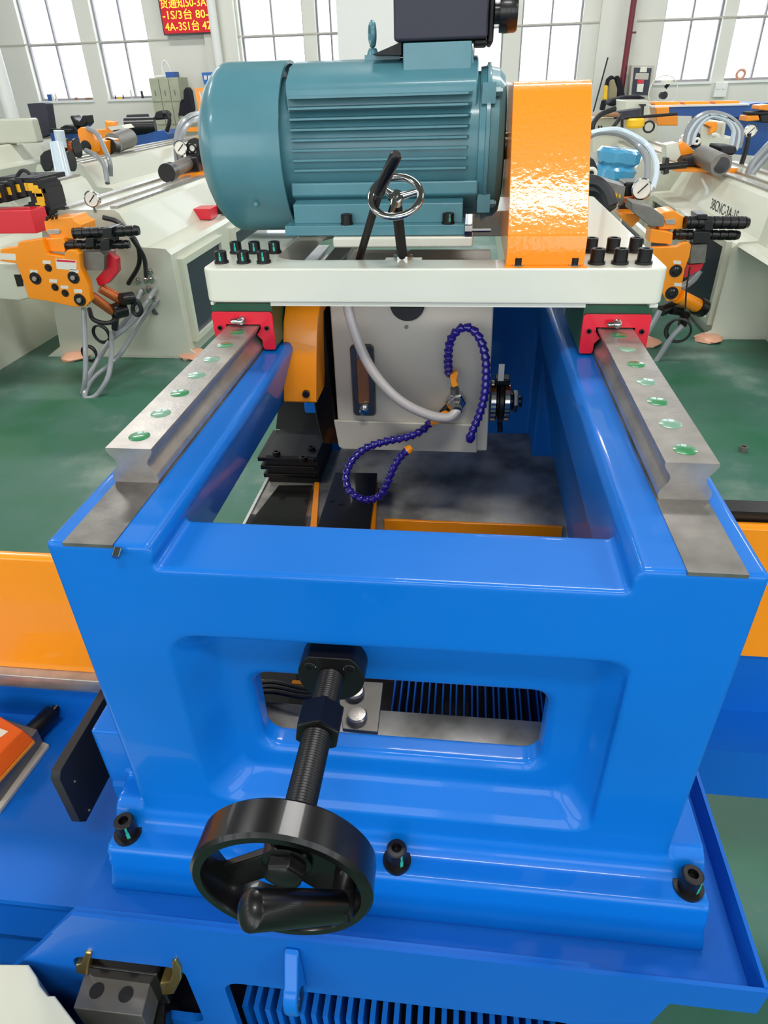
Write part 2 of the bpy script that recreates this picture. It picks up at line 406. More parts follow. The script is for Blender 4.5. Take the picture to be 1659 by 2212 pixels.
# ================================================================== WHITE MOUNTING PLATE
t = thing('mounting_plate', 'thick cream steel plate with a wide cut-out resting on both rail blocks', 'machine plate', (0, .7, .03))
YP = .487; ZT = .0785
bm = B()
def hole_plate(bm):
    n = 8
    o = rr(-.2935, .3005, YP, 1.10, .012, n); i = rr(-.212, .19, .5375, .93, .045, n)
    lo = [bm.verts.new((x, y, .0345)) for x, y in o]; hi = [bm.verts.new((x, y, ZT)) for x, y in o]
    lo2 = [bm.verts.new((x, y, .0345)) for x, y in i]; hi2 = [bm.verts.new((x, y, ZT)) for x, y in i]
    k = len(o)
    for a, b in ((lo, hi), (hi, hi2), (hi2, lo2), (lo2, lo)):
        for q in range(k): bm.faces.new([a[q], a[(q+1) % k], b[(q+1) % k], b[q]])
hole_plate(bm)
obj('plate', bm, 'cream', t, bev=.0028, seg=3)
bm = B(); box(bm, -.206, .2075, YP+.003, .5335, .0295, .0345); box(bm, -.2895, -.2855, YP+.003, 1.09, .0305, .0345); box(bm, .2865, .2965, YP+.003, 1.09, .0300, .0345)
obj('lower_land', bm, 'cream', t, smooth=0)
for x, y in ((-.2765, .521), (-.2455, .521), (-.2175, .521), (-.2745, .582), (-.2470, .582), (-.2180, .582)):
    socket_screw(t, (x, y, ZT), (0, 0, 1), .0082, .0155, .0098, 'cap_screw', mark=(.15, -1, 0))
for x, y in ((.2175, .512), (.2460, .512), (.2750, .512), (.2195, .580), (.2485, .580), (.2775, .580)):
    socket_screw(t, (x, y, ZT), (0, 0, 1), .0088, .0185, .0108, 'cap_screw')

# ================================================================== MOTOR
mt = thing('electric_motor', 'large teal electric motor with cooling fins on top of the white plate', 'motor', (-.08, .745, .094))
MY, MZ = .745, .196
ax = (1, 0, 0)
bm = lathe(B(), (0, MY, MZ), ax, [(-.340, .0), (-.340, .066), (-.337, .078), (-.330, .091), (-.321, .102), (-.312, .110), (-.306, .113), (-.300, .1135), (-.2095, .1135), (-.2095, .109), (-.22, .108)], 72)
fc = obj('fan_cover', bm, 'teal', mt, smooth=28)
obj('cover_screw', lathe(B(), (-.256, MY-.0985, MZ-.062), (0, -.85, -.5), [(0, .0035), (.004, .0035), (.006, .002), (.006, 0)], 10), 'teal', fc)
bm = lathe(B(), (0, MY, MZ), ax, [(-.30, .09), (-.225, .093), (.066, .093)], 48)
# smooth upper casing
prism(bm, [(.668, .272), (.672, .281), (.705, .3), (.745, .307), (.80, .300), (.825, .28), (.825, .2), (.668, .2)], 'x', -.2035, .060)
prism(bm, [(.652, .160), (.652, .142), (.70, .115), (.79, .115), (.838, .142), (.838, .160)], 'x', -.2035, .066)
obj('motor_body', bm, 'teal', mt, bev=.003)
bm = B()
def fin(z, x0, x1, yt=.640, th=.0022, back=False):
    y0 = yt; yb = .70
    for sgn, yy0, yy1 in ((-1, y0, yb),) + (((1, 2*MY-y0, 2*MY-yb),) if back else ()):
        V = []
        for y, w, dx in ((yy0, th*.55, .012), (yy1, th*1.5, 0)):
            for xx in (x0+dx, x1-dx):
                for zz in (z-w, z+w): V.append(bm.verts.new((xx, y, zz)))
        for f in ((0, 1, 3, 2), (4, 6, 7, 5), (0, 4, 5, 1), (2, 3, 7, 6), (0, 2, 6, 4), (1, 5, 7, 3)): bm.faces.new([V[i] for i in f])
for i in range(8): fin(.2640-.0125*i, -.2060, .060, .640+.0015*abs(i-3.5)*.6, back=True)
obj('cooling_fins', bm, 'teal', mt, smooth=0)
bm = lathe(B(), (0, MY, MZ), ax, [(.064, .098), (.072, .099), (.073, .103), (.078, .103), (.079, .098), (.090, .096), (.098, .088), (.101, .07), (.101, .0)], 64)
for a in (42, 138, 222, 318):
    cy, cz = MY-.100*math.cos(math.radians(a)), MZ+.100*math.sin(math.radians(a)); box(bm, .066, .084, cy-.012, cy+.012, cz-.012, cz+.012)
es = obj('end_shield', bm, 'teal', mt, smooth=30)
for a in (42, 138, 222, 318):
    cy, cz = MY-.102*math.cos(math.radians(a)), MZ+.102*math.sin(math.radians(a))
    obj('shield_bolt', lathe(B(), (.084, cy, cz), ax, [(0, .006), (.006, .006), (.006, .004), (.009, .004)], 6), 'teal', es, smooth=0)
for sg in (-1, 1):
    bm = B(); f = (lambda y: y if sg < 0 else 2*MY-y)
    y0, y1 = sorted((f(.615), f(.69))); box(bm, -.209, .050, y0, y1, .0945, .1085)
    prism(bm, [(f(.633), .108), (f(.633), .134), (f(.70), .142), (f(.70), .108)], 'x', -.198, .046)
    ft = obj('foot', bm, 'teal', mt, bev=.0015)
    if sg < 0:
        for x in (-.119, .026): socket_screw(ft, (x, .624, .1085), (0, 0, 1), .0082, .0140, .0092, 'foot_bolt', mark=(.3, -1, 0) if x > 0 else None)
bm = B(); prism(bm, [(.690, .27), (.692, .322), (.82, .322), (.82, .27)], 'x', -.042, .050); 
prism(bm, [(-.042, .27), (.050, .27), (.056, .278), (.05, .322), (-.042, .322)], 'y', .700, .80)
tb = obj('terminal_base', bm, 'teal', mt, bev=.002)
bm = bx(-.054, .070, .690, .835, .3235, .43); 
tbx = obj('terminal_box', bm, 'charcoal', mt, bev=.004)
bm = B(); box(bm, .0705, .078, .70, .825, .318, .42); box(bm, .052, .0705, .70, .79, .3165, .3235)
obj('box_cover', bm, 'blackm', tbx, bev=.003)
prism_b = prism(B(), [(-.085, .3105), (-.045, .3235), (-.045, .309)], 'y', .70, .80)
obj('wedge', prism_b, 'blackm', tbx, smooth=0)
gl = lathe(B(), (.078, .70, .350), ax, [(0, .012), (.006, .012), (.006, .021), (.012, .022), (.026, .0215), (.029, .0195), (.029, 0)], 24)
obj('cable_gland', gl, 'black', tbx)
bm = B(); prism(bm, [(-.100, .305), (-.050, .305), (-.050, .3115), (-.100, .3115)], 'y', .735, .80)
lathe(bm, (-.092, .765, .311), (0, 0, 1), [(0, .009), (.006, .007), (.009, .0055)], 20)
torus(bm, (-.092, .765, .3365), (1, .30, 0), .0125, .0042, 32, 12)
obj('lifting_eye', bm, 'teal', mt)
obj('motor_shaft', cyl(B(), (.099, MY, MZ), (.125, MY, MZ), .019), 'steel', mt)
# hinged sub plate of the motor
t = thing('motor_base_plate', 'small cream plate on spacers under the motor feet', 'machine plate', (-.04, .74, .0785))
obj('plate', bx(-.1385, .062, .608, .88, .0795, .0940), 'cream', t, bev=.003)
obj('hinge_arm', bx(-.12, .045, .86, .95, .0785, .0935), 'cream', t, bev=.002)
bb = lathe(B(), (.050, .612, .1015), ax, [(0, .008), (.010, .008), (.010, .0028), (.036, .0028)], 6)
obj('hex_bolt', bb, 'chrome', t, smooth=0)
# drive pulley between motor and guard
t = thing('belt_pulley', 'black grooved belt pulley between the teal motor and orange guard', 'pulley', (.115, MY, MZ-.08))
obj('pulley', lathe(B(), (.108, MY, MZ), ax, [(0, .03), (0, .072), (.004, .074), (.010, .066), (.016, .074), (.022, .066), (.028, .074), (.032, .074), (.032, 0)], 40), 'black', t)

# ================================================================== ORANGE BELT GUARD
t = thing('belt_guard', 'tall orange powder coated belt guard bolted upright on the white plate', 'machine guard', (.155, .6, ZT))
G = [(.494, ZT+.002), (.492, .114), (.494, .118), (.598, .262), (.606, .270), (.618, .2745), (.89, .2745), (.90, .26), (.90, ZT+.002)]
bm = B(); x0, x1 = .1035, .1990
front = G[:6]+[(.89, .2745)]
th = .0022
# sheet: outer skin strip with thickness plus side cheeks
def strip(bm, pts, x0, x1, th):
    n = len(pts); off = []
    for i, p in enumerate(pts):
        a = Vector(pts[max(i-1, 0)]); b = Vector(pts[min(i+1, n-1)]); d = (b-a).normalized(); off.append((p[0]+d.y*th, p[1]-d.x*th))
    prism(bm, list(pts)+off[::-1], 'x', x0, x1)
strip(bm, front, x0, x1, th)
sk = obj('front_sheet', bm, 'orange', t, bev=.0008)
for xa, nm in ((x0-.0002, 'l'), (x1-.0020, 'r')):
    obj('side_sheet', prism(B(), [(y+.0024, z) for y, z in G[:1]]+[(y+.0024, z-.001) for y, z in G[1:6]]+[(.89, .2725), (.90, .26), (.90, ZT+.002)], 'x', xa, xa+.0022), 'orange', t, smooth=0)
obj('foot_flange', prism(B(), [(.1015, .4885), (.2025, .4885), (.2010, .505), (.1035, .505)], 'z', ZT, ZT+.0022), 'orange', t, smooth=0)
for x in (.1185, .1880): 
    w = socket_screw(t, (x, .4945, ZT+.0022), (0, 0, 1), .0042, .009, name='screw')
    obj('washer', lathe(B(), (x, .4945, ZT+.0022), (0, 0, 1), [(0, .008), (.0012, .008)], 20), 'chrome', w)

# ================================================================== CHROME TENSION HANDWHEEL
base = Vector((-.0315, .548, ZT)); n = Vector((-.02, -.62, .78)).normalized()
HC = base + n*.104
t = thing('tension_handwheel', 'small polished chrome three-spoke handwheel on a black screw above the white plate', 'handwheel', base)
obj('screw_rod', cyl(B(), base+Vector((0, .012, -.02)), HC-n*.004, .0068, n=20), 'oxide', t)
obj('hex_nut', lathe(B(), base, (0, 0, 1), [(0, .0135), (.004, .0135), (.004, .0105), (.010, .0105)], 6), 'chrome', t, smooth=0)
bm = torus(B(), HC+n*.004, n, .0300, .0046, 48, 14, .85)
hw = obj('rim', bm, 'chrome', t)
bm = lathe(B(), HC-n*.006, n, [(0, .008), (.010, .0098), (.012, .0088), (.012, 0)], 28); lathe(bm, HC+n*.006, n, [(0, .0042), (.0022, .0038), (.0022, 0)], 16)
obj('hub', bm, 'chrome', t)
X, Y, D = frame_of(n)
for a in (80, 200, 320):
    e = X*math.cos(math.radians(a))+Y*math.sin(math.radians(a))
    obj('spoke', lathe(B(), HC+n*.002+e*.006, e, [(0, .0052), (.012, .0038), (.0235, .0044)], 14), 'chrome', t)
obj('rod_seat', bx(-.056, -.006, .5385, .556, .066, .0775), 'cream', t, bev=.001)
# black lever
t = thing('tilt_lever', 'long black lever with a rubber grip leaning in front of the chrome handwheel', 'lever', (-.092, .56, .07))
p0, p1, p2 = Vector((-.0955, .565, .070)), at(817, 418, 'y', .470), at(857, 332, 'y', .440)
obj('lever_rod', cyl(B(), p0, p1+(p2-p1)*.1, .0052, n=16), 'oxide', t)
obj('grip', lathe(B(), p1, p2-p1, [(0, .0062), (.003, .0072), ((p2-p1).length-.003, .0068), ((p2-p1).length, .005)], 20), 'black', t)

# ================================================================== GEARBOX AND WHAT HANGS UNDER THE PLATE
t = thing('gearbox', 'grey painted saw head gearbox hanging below the white plate, with a sight glass', 'gearbox', (-.02, .62, -.24))
GY = .60
prof = pxy([(712, 660), (733, 962), (742, 967), (1030, 975), (1052, 975), (1066, 660)], GY)
prof[0] = (prof[0][0], .027); prof[-1] = (prof[-1][0], .027)
bm = prism(B(), prof, 'y', GY, .86)
gb = obj('housing', bm, 'grayp', t, bev=.003)
low = pxy([(722, 905), (733, 962), (742, 967), (1030, 975), (1030, 915)], GY)
obj('lower_step', prism(B(), low, 'y', GY-.006, GY), 'grayp', gb, bev=.002)
obj('bore_cover', lathe(B(), at(880, 655, 'y', GY)+Vector((0, .001, 0)), (0, -1, 0), [(0, .026), (.0035, .026), (.0035, 0)], 36), 'blackm', gb)
obj('drain_screw', lathe(B(), at(878, 706, 'y', GY), (0, -1, 0), [(0, .003), (.002, .003)], 12), 'dsteel', gb)
# sight glass
sgt = thing('oil_sight_glass', 'chrome oil level gauge with amber window fixed on the grey gearbox', 'oil gauge', at(785, 895, 'y', GY))
cx = at(785, 820, 'y', GY-.003); a, b = at(785, 744, 'y', GY-.003), at(785, 896, 'y', GY-.003)
pts = rr(cx.x-.0185, cx.x+.0185, b.z, a.z, .007, 5); pin = rr(cx.x-.0095, cx.x+.0095, b.z+.022, a.z-.018, .004, 5)
bm = B(); R = []
for pl, y in ((pts, GY), (pts, GY-.007), ([(x*1+0*(z), z) for x, z in rr(cx.x-.0165, cx.x+.0165, b.z+.002, a.z-.002, .006, 5)], GY-.010), (pin, GY-.010), (pin, GY)): R.append([bm.verts.new((x, y, z)) for x, z in pl])
k = len(pts)
for q in range(len(R)):
    for i in range(k): bm.faces.new([R[q][i], R[q][(i+1) % k], R[(q+1) % len(R)][(i+1) % k], R[(q+1) % len(R)][i]])
obj('gauge_frame', bm, 'dchrome', sgt)
obj('gauge_window', bx(cx.x-.0092, cx.x+.0092, GY-.006, GY-.001, b.z+.022, a.z-.018), 'amber', sgt)
for z in (b.z+.013, a.z-.012):
    bm = lathe(B(), (cx.x, GY-.010, z), (0, -1, 0), [(0, .0085), (.004, .0085), (.004, .0065), (.010, .0065), (.012, .004), (.012, 0)], 18); obj('gauge_nut', bm, 'chrome', sgt)
# blade guard (black housing + orange cover)
t = thing('blade_housing', 'black steel saw blade housing beside the grey gearbox', 'blade guard', (-.17, .7, -.26))
Pb = pxy([(690, 690), (688, 880), (715, 966), (733, 962), (713, 690)], .62); 
bm = prism(B(), [(.585, .026), (.60, -.10), (.625, -.20), (.655, -.262), (.80, -.262), (.95, -.15), (.95, .026)], 'x', -.190, -.156)
obj('housing', bm, 'black', t, bev=.003)
t = thing('blade_cover', 'folded orange cover plate in front of the black blade housing, left of the gearbox', 'blade guard', (-.19, .55, -.13))
oc = [(.575, .026), (.545, -.01), (.535, -.060), (.533, -.128), (.537, -.131), (.60, -.131), (.62, .026)]
def skew(bm, f):
    for v in bm.verts: v.co = f(v.co)
    return bm
bm = prism(B(), oc, 'x', 0, 1)
skew(bm, lambda c: Vector(((-.2165+.012*min(1, max(0, (c.z+.13)/.15)))*(1-c.x)+(-.1655+.012*min(1, max(0, (c.z+.13)/.15)))*c.x, c.y, c.z)))
cv = obj('cover', bm, 'orange2', t, bev=.0015)
socket_screw(cv, (-.1795, .535, -.114), (.1, -1, .1), .0055, .010, .0058, 'screw')
# spindle hub with clamp rings
t = thing('drive_hub', 'stack of chrome and black clamp rings with hex nut right of the gearbox', 'hub', (.125, .64, -.20))
hp = Vector((.1015, .645, -.168))
for i, (s0, s1, r, m) in enumerate(((0, .010, .034, 'chrome'), (.010, .014, .029, 'black'), (.014, .022, .036, 'oxide'), (.022, .032, .033, 'chrome'), (.032, .038, .016, 'black'), (.038, .046, .018, 'chrome'), (.046, .052, .010, 'black'))):
    obj('ring', lathe(B(), hp+Vector((s0, 0, 0)), ax, [(0, r*.96), (.0012, r), (s1-s0-.0012, r), (s1-s0, r*.96)], 6 if r == .018 else 36), m, t)
obj('clamp_lug', bx(hp.x+.006, hp.x+.030, hp.y-.012, hp.y+.012, hp.z+.032, hp.z+.042), 'oxide', t, bev=.002)
obj('clamp_tail', cyl(B(), hp+Vector((.018, -.01, -.034)), hp+Vector((.02, -.012, -.050)), .0045, n=12), 'black', t)
obj('tag_strip', bx(hp.x+.010, hp.x+.019, hp.y-.014, hp.y-.012, hp.z+.040, hp.z+.068), 'label', t, smooth=0)
# clear hose and fitting
hy = .565
t = thing('coolant_hose', 'translucent braided hose curving down to the fitting on the gearbox', 'hose', at(755, 668, 'y', .555))
pts = [at(u, v, 'y', y) for u, v, y in ((748, 640, .560), (758, 690, .556), (785, 765, .553), (820, 822, .552), (868, 868, .552), (925, 896, .555), (968, 902, .560), (990, 884, .572))]
obj('hose', tube(B(), pts, .0076, 16), 'clearhose', t)
t = thing('coolant_fitting', 'zinc elbow fitting with hex flats on the grey gearbox where the hoses meet', 'pipe fitting', at(988, 880, 'y', GY))
p = at(985, 862, 'y', GY)
obj('hex_body', lathe(B(), p, (0, -1, 0), [(0, .016), (.016, .016), (.018, .013)], 6), 'chrome', t, smooth=0)
obj('collar', lathe(B(), p+Vector((0, -.018, 0)), (.1, -1, -.3), [(0, .010), (.006, .010), (.008, .0085), (.018, .0085)], 20), 'chrome', t)
obj('branch', cyl(B(), p+Vector((-.002, -.006, .008)), at(982, 838, 'y', GY-.008), .0065, n=16), 'dsteel', t)
obj('branch', cyl(B(), p+Vector((-.006, -.006, -.004)), at(955, 893, 'y', GY-.008), .0060, n=16), 'oxide', t)
def segmented(label, pix, loc, tip=None):
    t = thing('segmented_coolant_hose', label, 'hose', loc)
    P = catmull([at(u, v, 'y', y) for u, v, y in pix], 24)
    # resample to equal bead pitch
    out = [P[0]]; acc = 0; pitch = .0108
    for a, b in zip(P, P[1:]):
        d = (b-a).length
        while acc+d >= pitch and d > 1e-9:
            tt = (pitch-acc)/d; a = a.lerp(b, tt); out.append(a); d = (b-a).length; acc = 0
        acc += d
    bm = B()
    for a, b in zip(out, out[1:]):
        d = b-a; L = d.length
        lathe(bm, a, d, [(0, .0040), (L*.12, .0048), (L*.55, .0062), (L*.86, .0072), (L*.95, .0066), (L*1.04, .0052), (L*1.1, .004)], 14)
    obj('segments', bm, 'navy', t, smooth=50)
    if tip:
        a, b = out[-2], out[-1]; d = (b-a).normalized()
        obj('nozzle_tip', lathe(B(), b-d*.002, d, [(0, .0078), (.004, .0075), (.010, .0055), (.010, .003), (.006, .003)], 16), tip, t)
    return t, out
y = .560
t, o1 = segmented('dark blue segmented coolant hose looping up to the right over the gearbox', [(970, 812, .585), (968, 775, .57), (973, 735, y), (990, 712, y), (1012, 706, y), (1035, 728, y), (1048, 768, y), (1050, 812, y), (1046, 858, y), (1034, 900, y), (1021, 930, y), (1015, 950, y)], at(970, 812, 'y', y), 'navy')
v = at(980, 826, 'y', .572)
bm = skew(prism(B(), pxy([(972, 812), (985, 803), (990, 806), (986, 822), (990, 833), (978, 838), (974, 826)], .568), 'y', .568, .580), lambda c: c)
obj('orange_valve', bm, 'orange2', t, bev=.001)
t, o2 = segmented('dark blue segmented coolant hose looping down left below the gearbox', [(932, 908, .585), (915, 928, .575), (880, 944, .565), (835, 953, .56), (790, 968, .55), (760, 995, .54), (747, 1030, .53), (756, 1062, .52), (790, 1080, .515), (822, 1070, .515), (838, 1040, .52), (850, 1010, .53), (866, 985, .54), (888, 968, .55)], at(930, 920, 'y', y), 'orange2')
bm = prism(B(), pxy([(930, 905), (962, 892), (975, 896), (968, 906), (940, 918), (930, 920)], .575), 'y', .575, .586)
obj('orange_valve', bm, 'orange2', t, bev=.001)

# ================================================================== BIG BLACK HANDWHEEL AND SCREW
AX, AZ = -.0555, -.180
t = thing('feed_screw', 'black threaded adjusting rod with hex nut running from its flange on the blue frame to the big handwheel', 'screw', (AX, .057, AZ))
t['label'] = 'black threaded rod with hex nut and round flange on the blue frame front'
n_ = 28
fl = []
for i in range(n_*2):
    a = 2*PI*i/(n_*2); x, z = .031*math.cos(a), .031*math.sin(a); fl.append((AX+x, AZ+min(z, .0245)))
obj('flange', prism(B(), fl, 'y', .032, .0575), 'oxide', t, bev=.001)
for x, z, mk in ((-.0185, .0125, (.9, 0, .1)), (.0185, .0125, (-.9, 0, .1)), (0, -.022, (.5, 0, -.5))):
    socket_screw(t, (AX+x, .0325, AZ+z), (0, -1, 0), .0058, .0020, name='screw', mark=mk)
bm = B(); prof = [(0, .0118)]
s = 0; Ls = .162
while s < Ls: prof += [(s, .0111), (s+.0008, .0124), (s+.0014, .0124), (s+.0022, .0111)]; s += .0024
lathe(bm, (AX, .034, AZ), (0, -1, 0), prof+[(Ls, 0)], 28)
obj('threaded_rod', bm, 'oxide', t, smooth=60)
obj('lock_nut', lathe(B(), (AX, -.006, AZ), (0, -1, 0), [(0, .0190), (.001, .0205), (.027, .0205), (.0285, .0190)], 6, rot=.35), 'oxide', t, bev=.0012)
t = thing('handwheel', 'large black cast handwheel with a folding grip in front of the blue frame', 'handwheel', (AX, -.145, AZ-.062))
Wf, Wb, RO, RI = -.160, -.131, .0625, .0545
obj('rim', ringl(B(), (AX, Wb, AZ), (0, -1, 0), [(0, RI+.001), (0, RO-.0025), (.0025, RO), (Wb-Wf-.0025, RO+.001), (Wb-Wf, RO-.0015), (Wb-Wf, RI+.001), (Wb-Wf-.002, RI)], 72), 'bakelite', t)
bm = lathe(B(), (AX, Wb+.001, AZ), (0, -1, 0), [(0, .019), (.012, .018), (.013, .016), (.013, 0)], 32)
obj('hub', bm, 'bakelite', t)
for a0, w0, w1 in ((75, .014, .022), (-28, .018, .034), (215, .012, .012)):
    a = math.radians(a0); e = Vector((math.cos(a), 0, math.sin(a))); q = Vector((-e.z, 0, e.x)); c = Vector((AX, 0, AZ))
    P = [c+e*.010+q*w0, c+e*.056+q*w1, c+e*.056-q*w1, c+e*.010-q*w0]
    P = [Vector((AX+(p.x-AX)*min(1, .058/max(.001, math.hypot(p.x-AX, p.z-AZ))), 0, AZ+(p.z-AZ)*min(1, .058/max(.001, math.hypot(p.x-AX, p.z-AZ))))) for p in P]
    obj('spoke', prism(B(), [(p.x, p.z) for p in P], 'y', Wb-.008, Wb-.001), 'bakelite', t, bev=.0015)
obj('cap_nut', lathe(B(), (AX, Wb-.006, AZ), (0, -1, 0), [(0, .0155), (.013, .0155), (.015, .0140), (.017, .0105), (.018, 0)], 6, rot=.2), 'oxide', t, bev=.0012)
h0 = at(737, 1958, 'y', -.163); h1 = at(540, 1966, 'y', -.197); d = h1-h0; L = d.length
obj('grip_pivot', box(cyl(B(), (h0.x, Wb-.002, h0.z), (h0.x, Wf-.010, h0.z), .0085, n=20), h0.x-.006, h0.x+.006, Wf-.012, Wf+.004, h0.z-.008, h0.z+.008), 'oxide', t)
obj('grip', lathe(B(), h0, d, [(0, .0085), (.003, .0102), (L*.5, .0112), (L-.001, .0119), (L, .0115), (L+.0022, .0085), (L+.0032, .004), (L+.0035, 0)], 40), 'bakelite', t, smooth=24)

# ================================================================== BED, TRAY AND LOWER BODY
t = thing('machine_bed', 'blue sheet metal machine bed with shallow drip tray below the saw column', 'machine bed', (0, .3, FLOOR))
XL, XR, YT = -.325, .362, -.068
bm = B()
box(bm, XL-.02, XR, YT, .10, -.496, -.490); box(bm, .272, XR, .10, 1.15, -.496, -.490)
box(bm, XR, XR+.004, YT, 1.15, -.4995, -.453)
prism(bm, [(XL-.011, -.4545), (XR+.004, -.4545), (XR+.004, -.500), (XL-.048, -.500)], 'y', YT-.004, YT)
obj('drip_tray', bm, 'blue2', t, smooth=0)
# front panel with openings
def cut(o, cutters):
    bm = B(); 
    for c in cutters: c(bm)
    me = bpy.data.meshes.new('cutter'); bmesh.ops.recalc_face_normals(bm, faces=bm.faces); bm.to_mesh(me); bm.free(); co = bpy.data.objects.new('cutter', me); C.objects.link(co)
    P = wloc(o); co.location = Vector((0, 0, 0))
    m = o.modifiers.new('cut', 'BOOLEAN'); m.object = co; m.operation = 'DIFFERENCE'; m.solver = 'EXACT'
    dg = bpy.context.evaluated_depsgraph_get(); dg.update(); me2 = bpy.data.meshes.new_from_object(o.evaluated_get(dg))
    o.modifiers.clear(); o.data = me2; bpy.data.objects.remove(co)
    return o
bm = prism(B(), [(-.3365, -.456), (.2, -.456), (.284, -.50), (.262, -.62), (.262, -1.15), (-.62, -1.15), (-.62, -.80), (-.4105, -.5525)], 'y', YT-.0035, YT+.006)
pn = obj('front_panel', bm, 'blue2', t, smooth=0)
cut(pn, [lambda b: prism(b, rr(-.190, .206, -.78, -.574, .022, 5), 'y', YT-.03, YT+.03),
         lambda b: prism(b, rr(-.368, -.232, -.70, -.553, .018, 5), 'y', YT-.03, YT+.03)])
bm = B(); box(bm, -.70, .255, -.055, .9, -1.15, -.80); box(bm, .235, .262, YT+.007, .9, -.80, -.497)
obj('lower_body', bm, 'black', t, smooth=0)
for i in range(27):
    x = -.192+.0150*i
    obj('chip_slat', bx(x-.0032, x+.0032, -.045, .43, -.79, -.712), 'blue2', t, smooth=0)
# lifting eye
ey = obj('lifting_eye', prism(B(), [(YT-.004, -.470), (YT-.012, -.475)]+[(YT-.024-.016*math.cos(math.radians(a)), -.532-.026*math.sin(math.radians(a))) for a in range(-80, 100, 15)]+[(YT-.004, -.560)], 'x', -.106, -.090), 'blue', t, bev=.003)
obj('eye_hole', cyl(B(), (-.0898, YT-.026, -.532), (-.0890, YT-.026, -.532), .011, n=20), 'black', ey)
# left shelf and side beam
bm = B(); box(bm, -1.5, -.33, -.022, .30, -.560, -.550); box(bm, -1.5, -.33, .25, .30, -.56, -.470)
box(bm, -1.5, -.34, -.038, .25, -.612, -.602); box(bm, -1.5, -.36, -.058, .25, -.668, -.658); box(bm, -1.5, -.33, .03, .30, -1.15, -.56)
obj('left_shelf', bm, 'blue2', t, smooth=0)
bm = prism(B(), [(.245, -.437), (.232, -.440), (.229, -.456), (.236, -.470), (.30, -.470), (.30, -.437)], 'x', -1.5, -.292)
obj('guide_strip', bm, 'steel', t, bev=.001)
bm = B(); box(bm, .300, 1.6, .36, .60, -.66, -.432); box(bm, .300, 1.6, .282, .36, -.655, -.552)
obj('right_beam', bm, 'blue2', t, smooth=0)
# side bracket tab behind the black pad
obj('bracket', prism(B(), [(-.415, -.345), (-.35, -.345), (-.35, -.40), (-.40, -.43)], 'y', .19, .20), 'blue', t, smooth=0)
# orange side chutes
for nm, x0, x1, y, z0, z1 in (('left', -1.6, -.2925, .245, -.437, -.232), ('right', .2925, 1.6, .355, -.432, -.212)):
    q = thing('chute_cover', 'long flat orange sheet cover on the '+nm+' side of the blue column', 'machine cover', ((x0+x1)/2, y, z0))
    obj('sheet', prism(B(), [(y, z0), (y, z1), (y+.006, z1+.003), (y+.014, z1+.003), (y+.014, z0)], 'x', x0, x1), 'orange2', q, bev=.0015)
obj('black_strip', bx(.31, 1.6, .372, .40, -.212, -.196), 'black', q, smooth=0)  # plain black strip behind the top edge of the right cover
# black pad left of the column
t = thing('rubber_stop_plate', 'black rubber plate standing on edge at the left side of the blue column', 'plate', (-.388, .1, -.505))
def yz(u, v, x): p = at(u, v, 'x', x); return (p.y, p.z)
a = yz(125, 1675, -.385); b = yz(180, 1788, -.385)
pl = [(a[0]+.006, a[1]), (a[0], a[1]-.008), (b[0], b[1]+.012), (b[0]+.008, b[1]), (.20, b[1]), (.20, a[1])]
pb = obj('plate', prism(B(), pl, 'x', -.397, -.385), 'blackm', t, bev=.001)
for u, v in ((161, 1688), (192, 1750)): p = at(u, v, 'x', -.3848); obj('screw', cyl(B(), p, p+Vector((.0015, 0, 0)), .0015, n=10), 'steel', t)
# junction box on the shelf
t = thing('junction_box', 'grey junction box with bright orange lid on the blue shelf at the left edge', 'electrical box', at(0, 1700, 'z', -.55))
def zp(pts, z): return [(lambda p: (p.x, p.y))(at(u, v, 'z', z)) for u, v in pts]
g = zp([(96, 1606), (2, 1738), (-170, 1700), (-40, 1560)], -.548)
obj('box_base', prism(B(), g, 'z', -.5495, -.515), 'dsteel', t, bev=.002)
g = zp([(108, 1612), (0, 1757), (-30, 1750), (80, 1600)], -.548)
obj('mounting_lug', prism(B(), g, 'z', -.5495, -.543), 'grayp', t, bev=.001)
g = zp([(76, 1600), (-14, 1700), (-180, 1660), (-40, 1540)], -.510); g2 = zp([(50, 1578), (-30, 1660), (-170, 1630), (-30, 1530)], -.490)
lid = obj('lid', prism(B(), g, 'z', -.515, -.508), 'orange2', t, bev=.002)
bm = B(); V = [bm.verts.new((x, y, -.508)) for x, y in g]+[bm.verts.new((x, y, -.488)) for x, y in g2]
for f in ((0, 1, 5, 4), (1, 2, 6, 5), (2, 3, 7, 6), (3, 0, 4, 7), (4, 5, 6, 7), (3, 2, 1, 0)): bm.faces.new([V[i] for i in f])
obj('lid_top', bm, paint('deep orange lid', (222, 92, 20), .4, coat=.3), lid, bev=.002)
g = zp([(18, 1580), (2, 1592), (-30, 1580), (-10, 1570)], -.4875); obj('sticker', prism(B(), g, 'z', -.4878, -.4872), 'label', lid, smooth=0)
p = at(62, 1590, 'z', -.53); obj('cable_gland', cyl(cyl(B(), p, p+Vector((.012, .045, .0)), .014, n=16), p+Vector((.012, .045, 0)), p+Vector((.018, .062, .006)), .006, n=12), 'black', t)
p = at(28, 1680, 'z', -.545); obj('latch', box(B(), p.x-.006, p.x+.006, p.y-.010, p.y+.010, -.545, -.520), 'grayp', t, bev=.002)

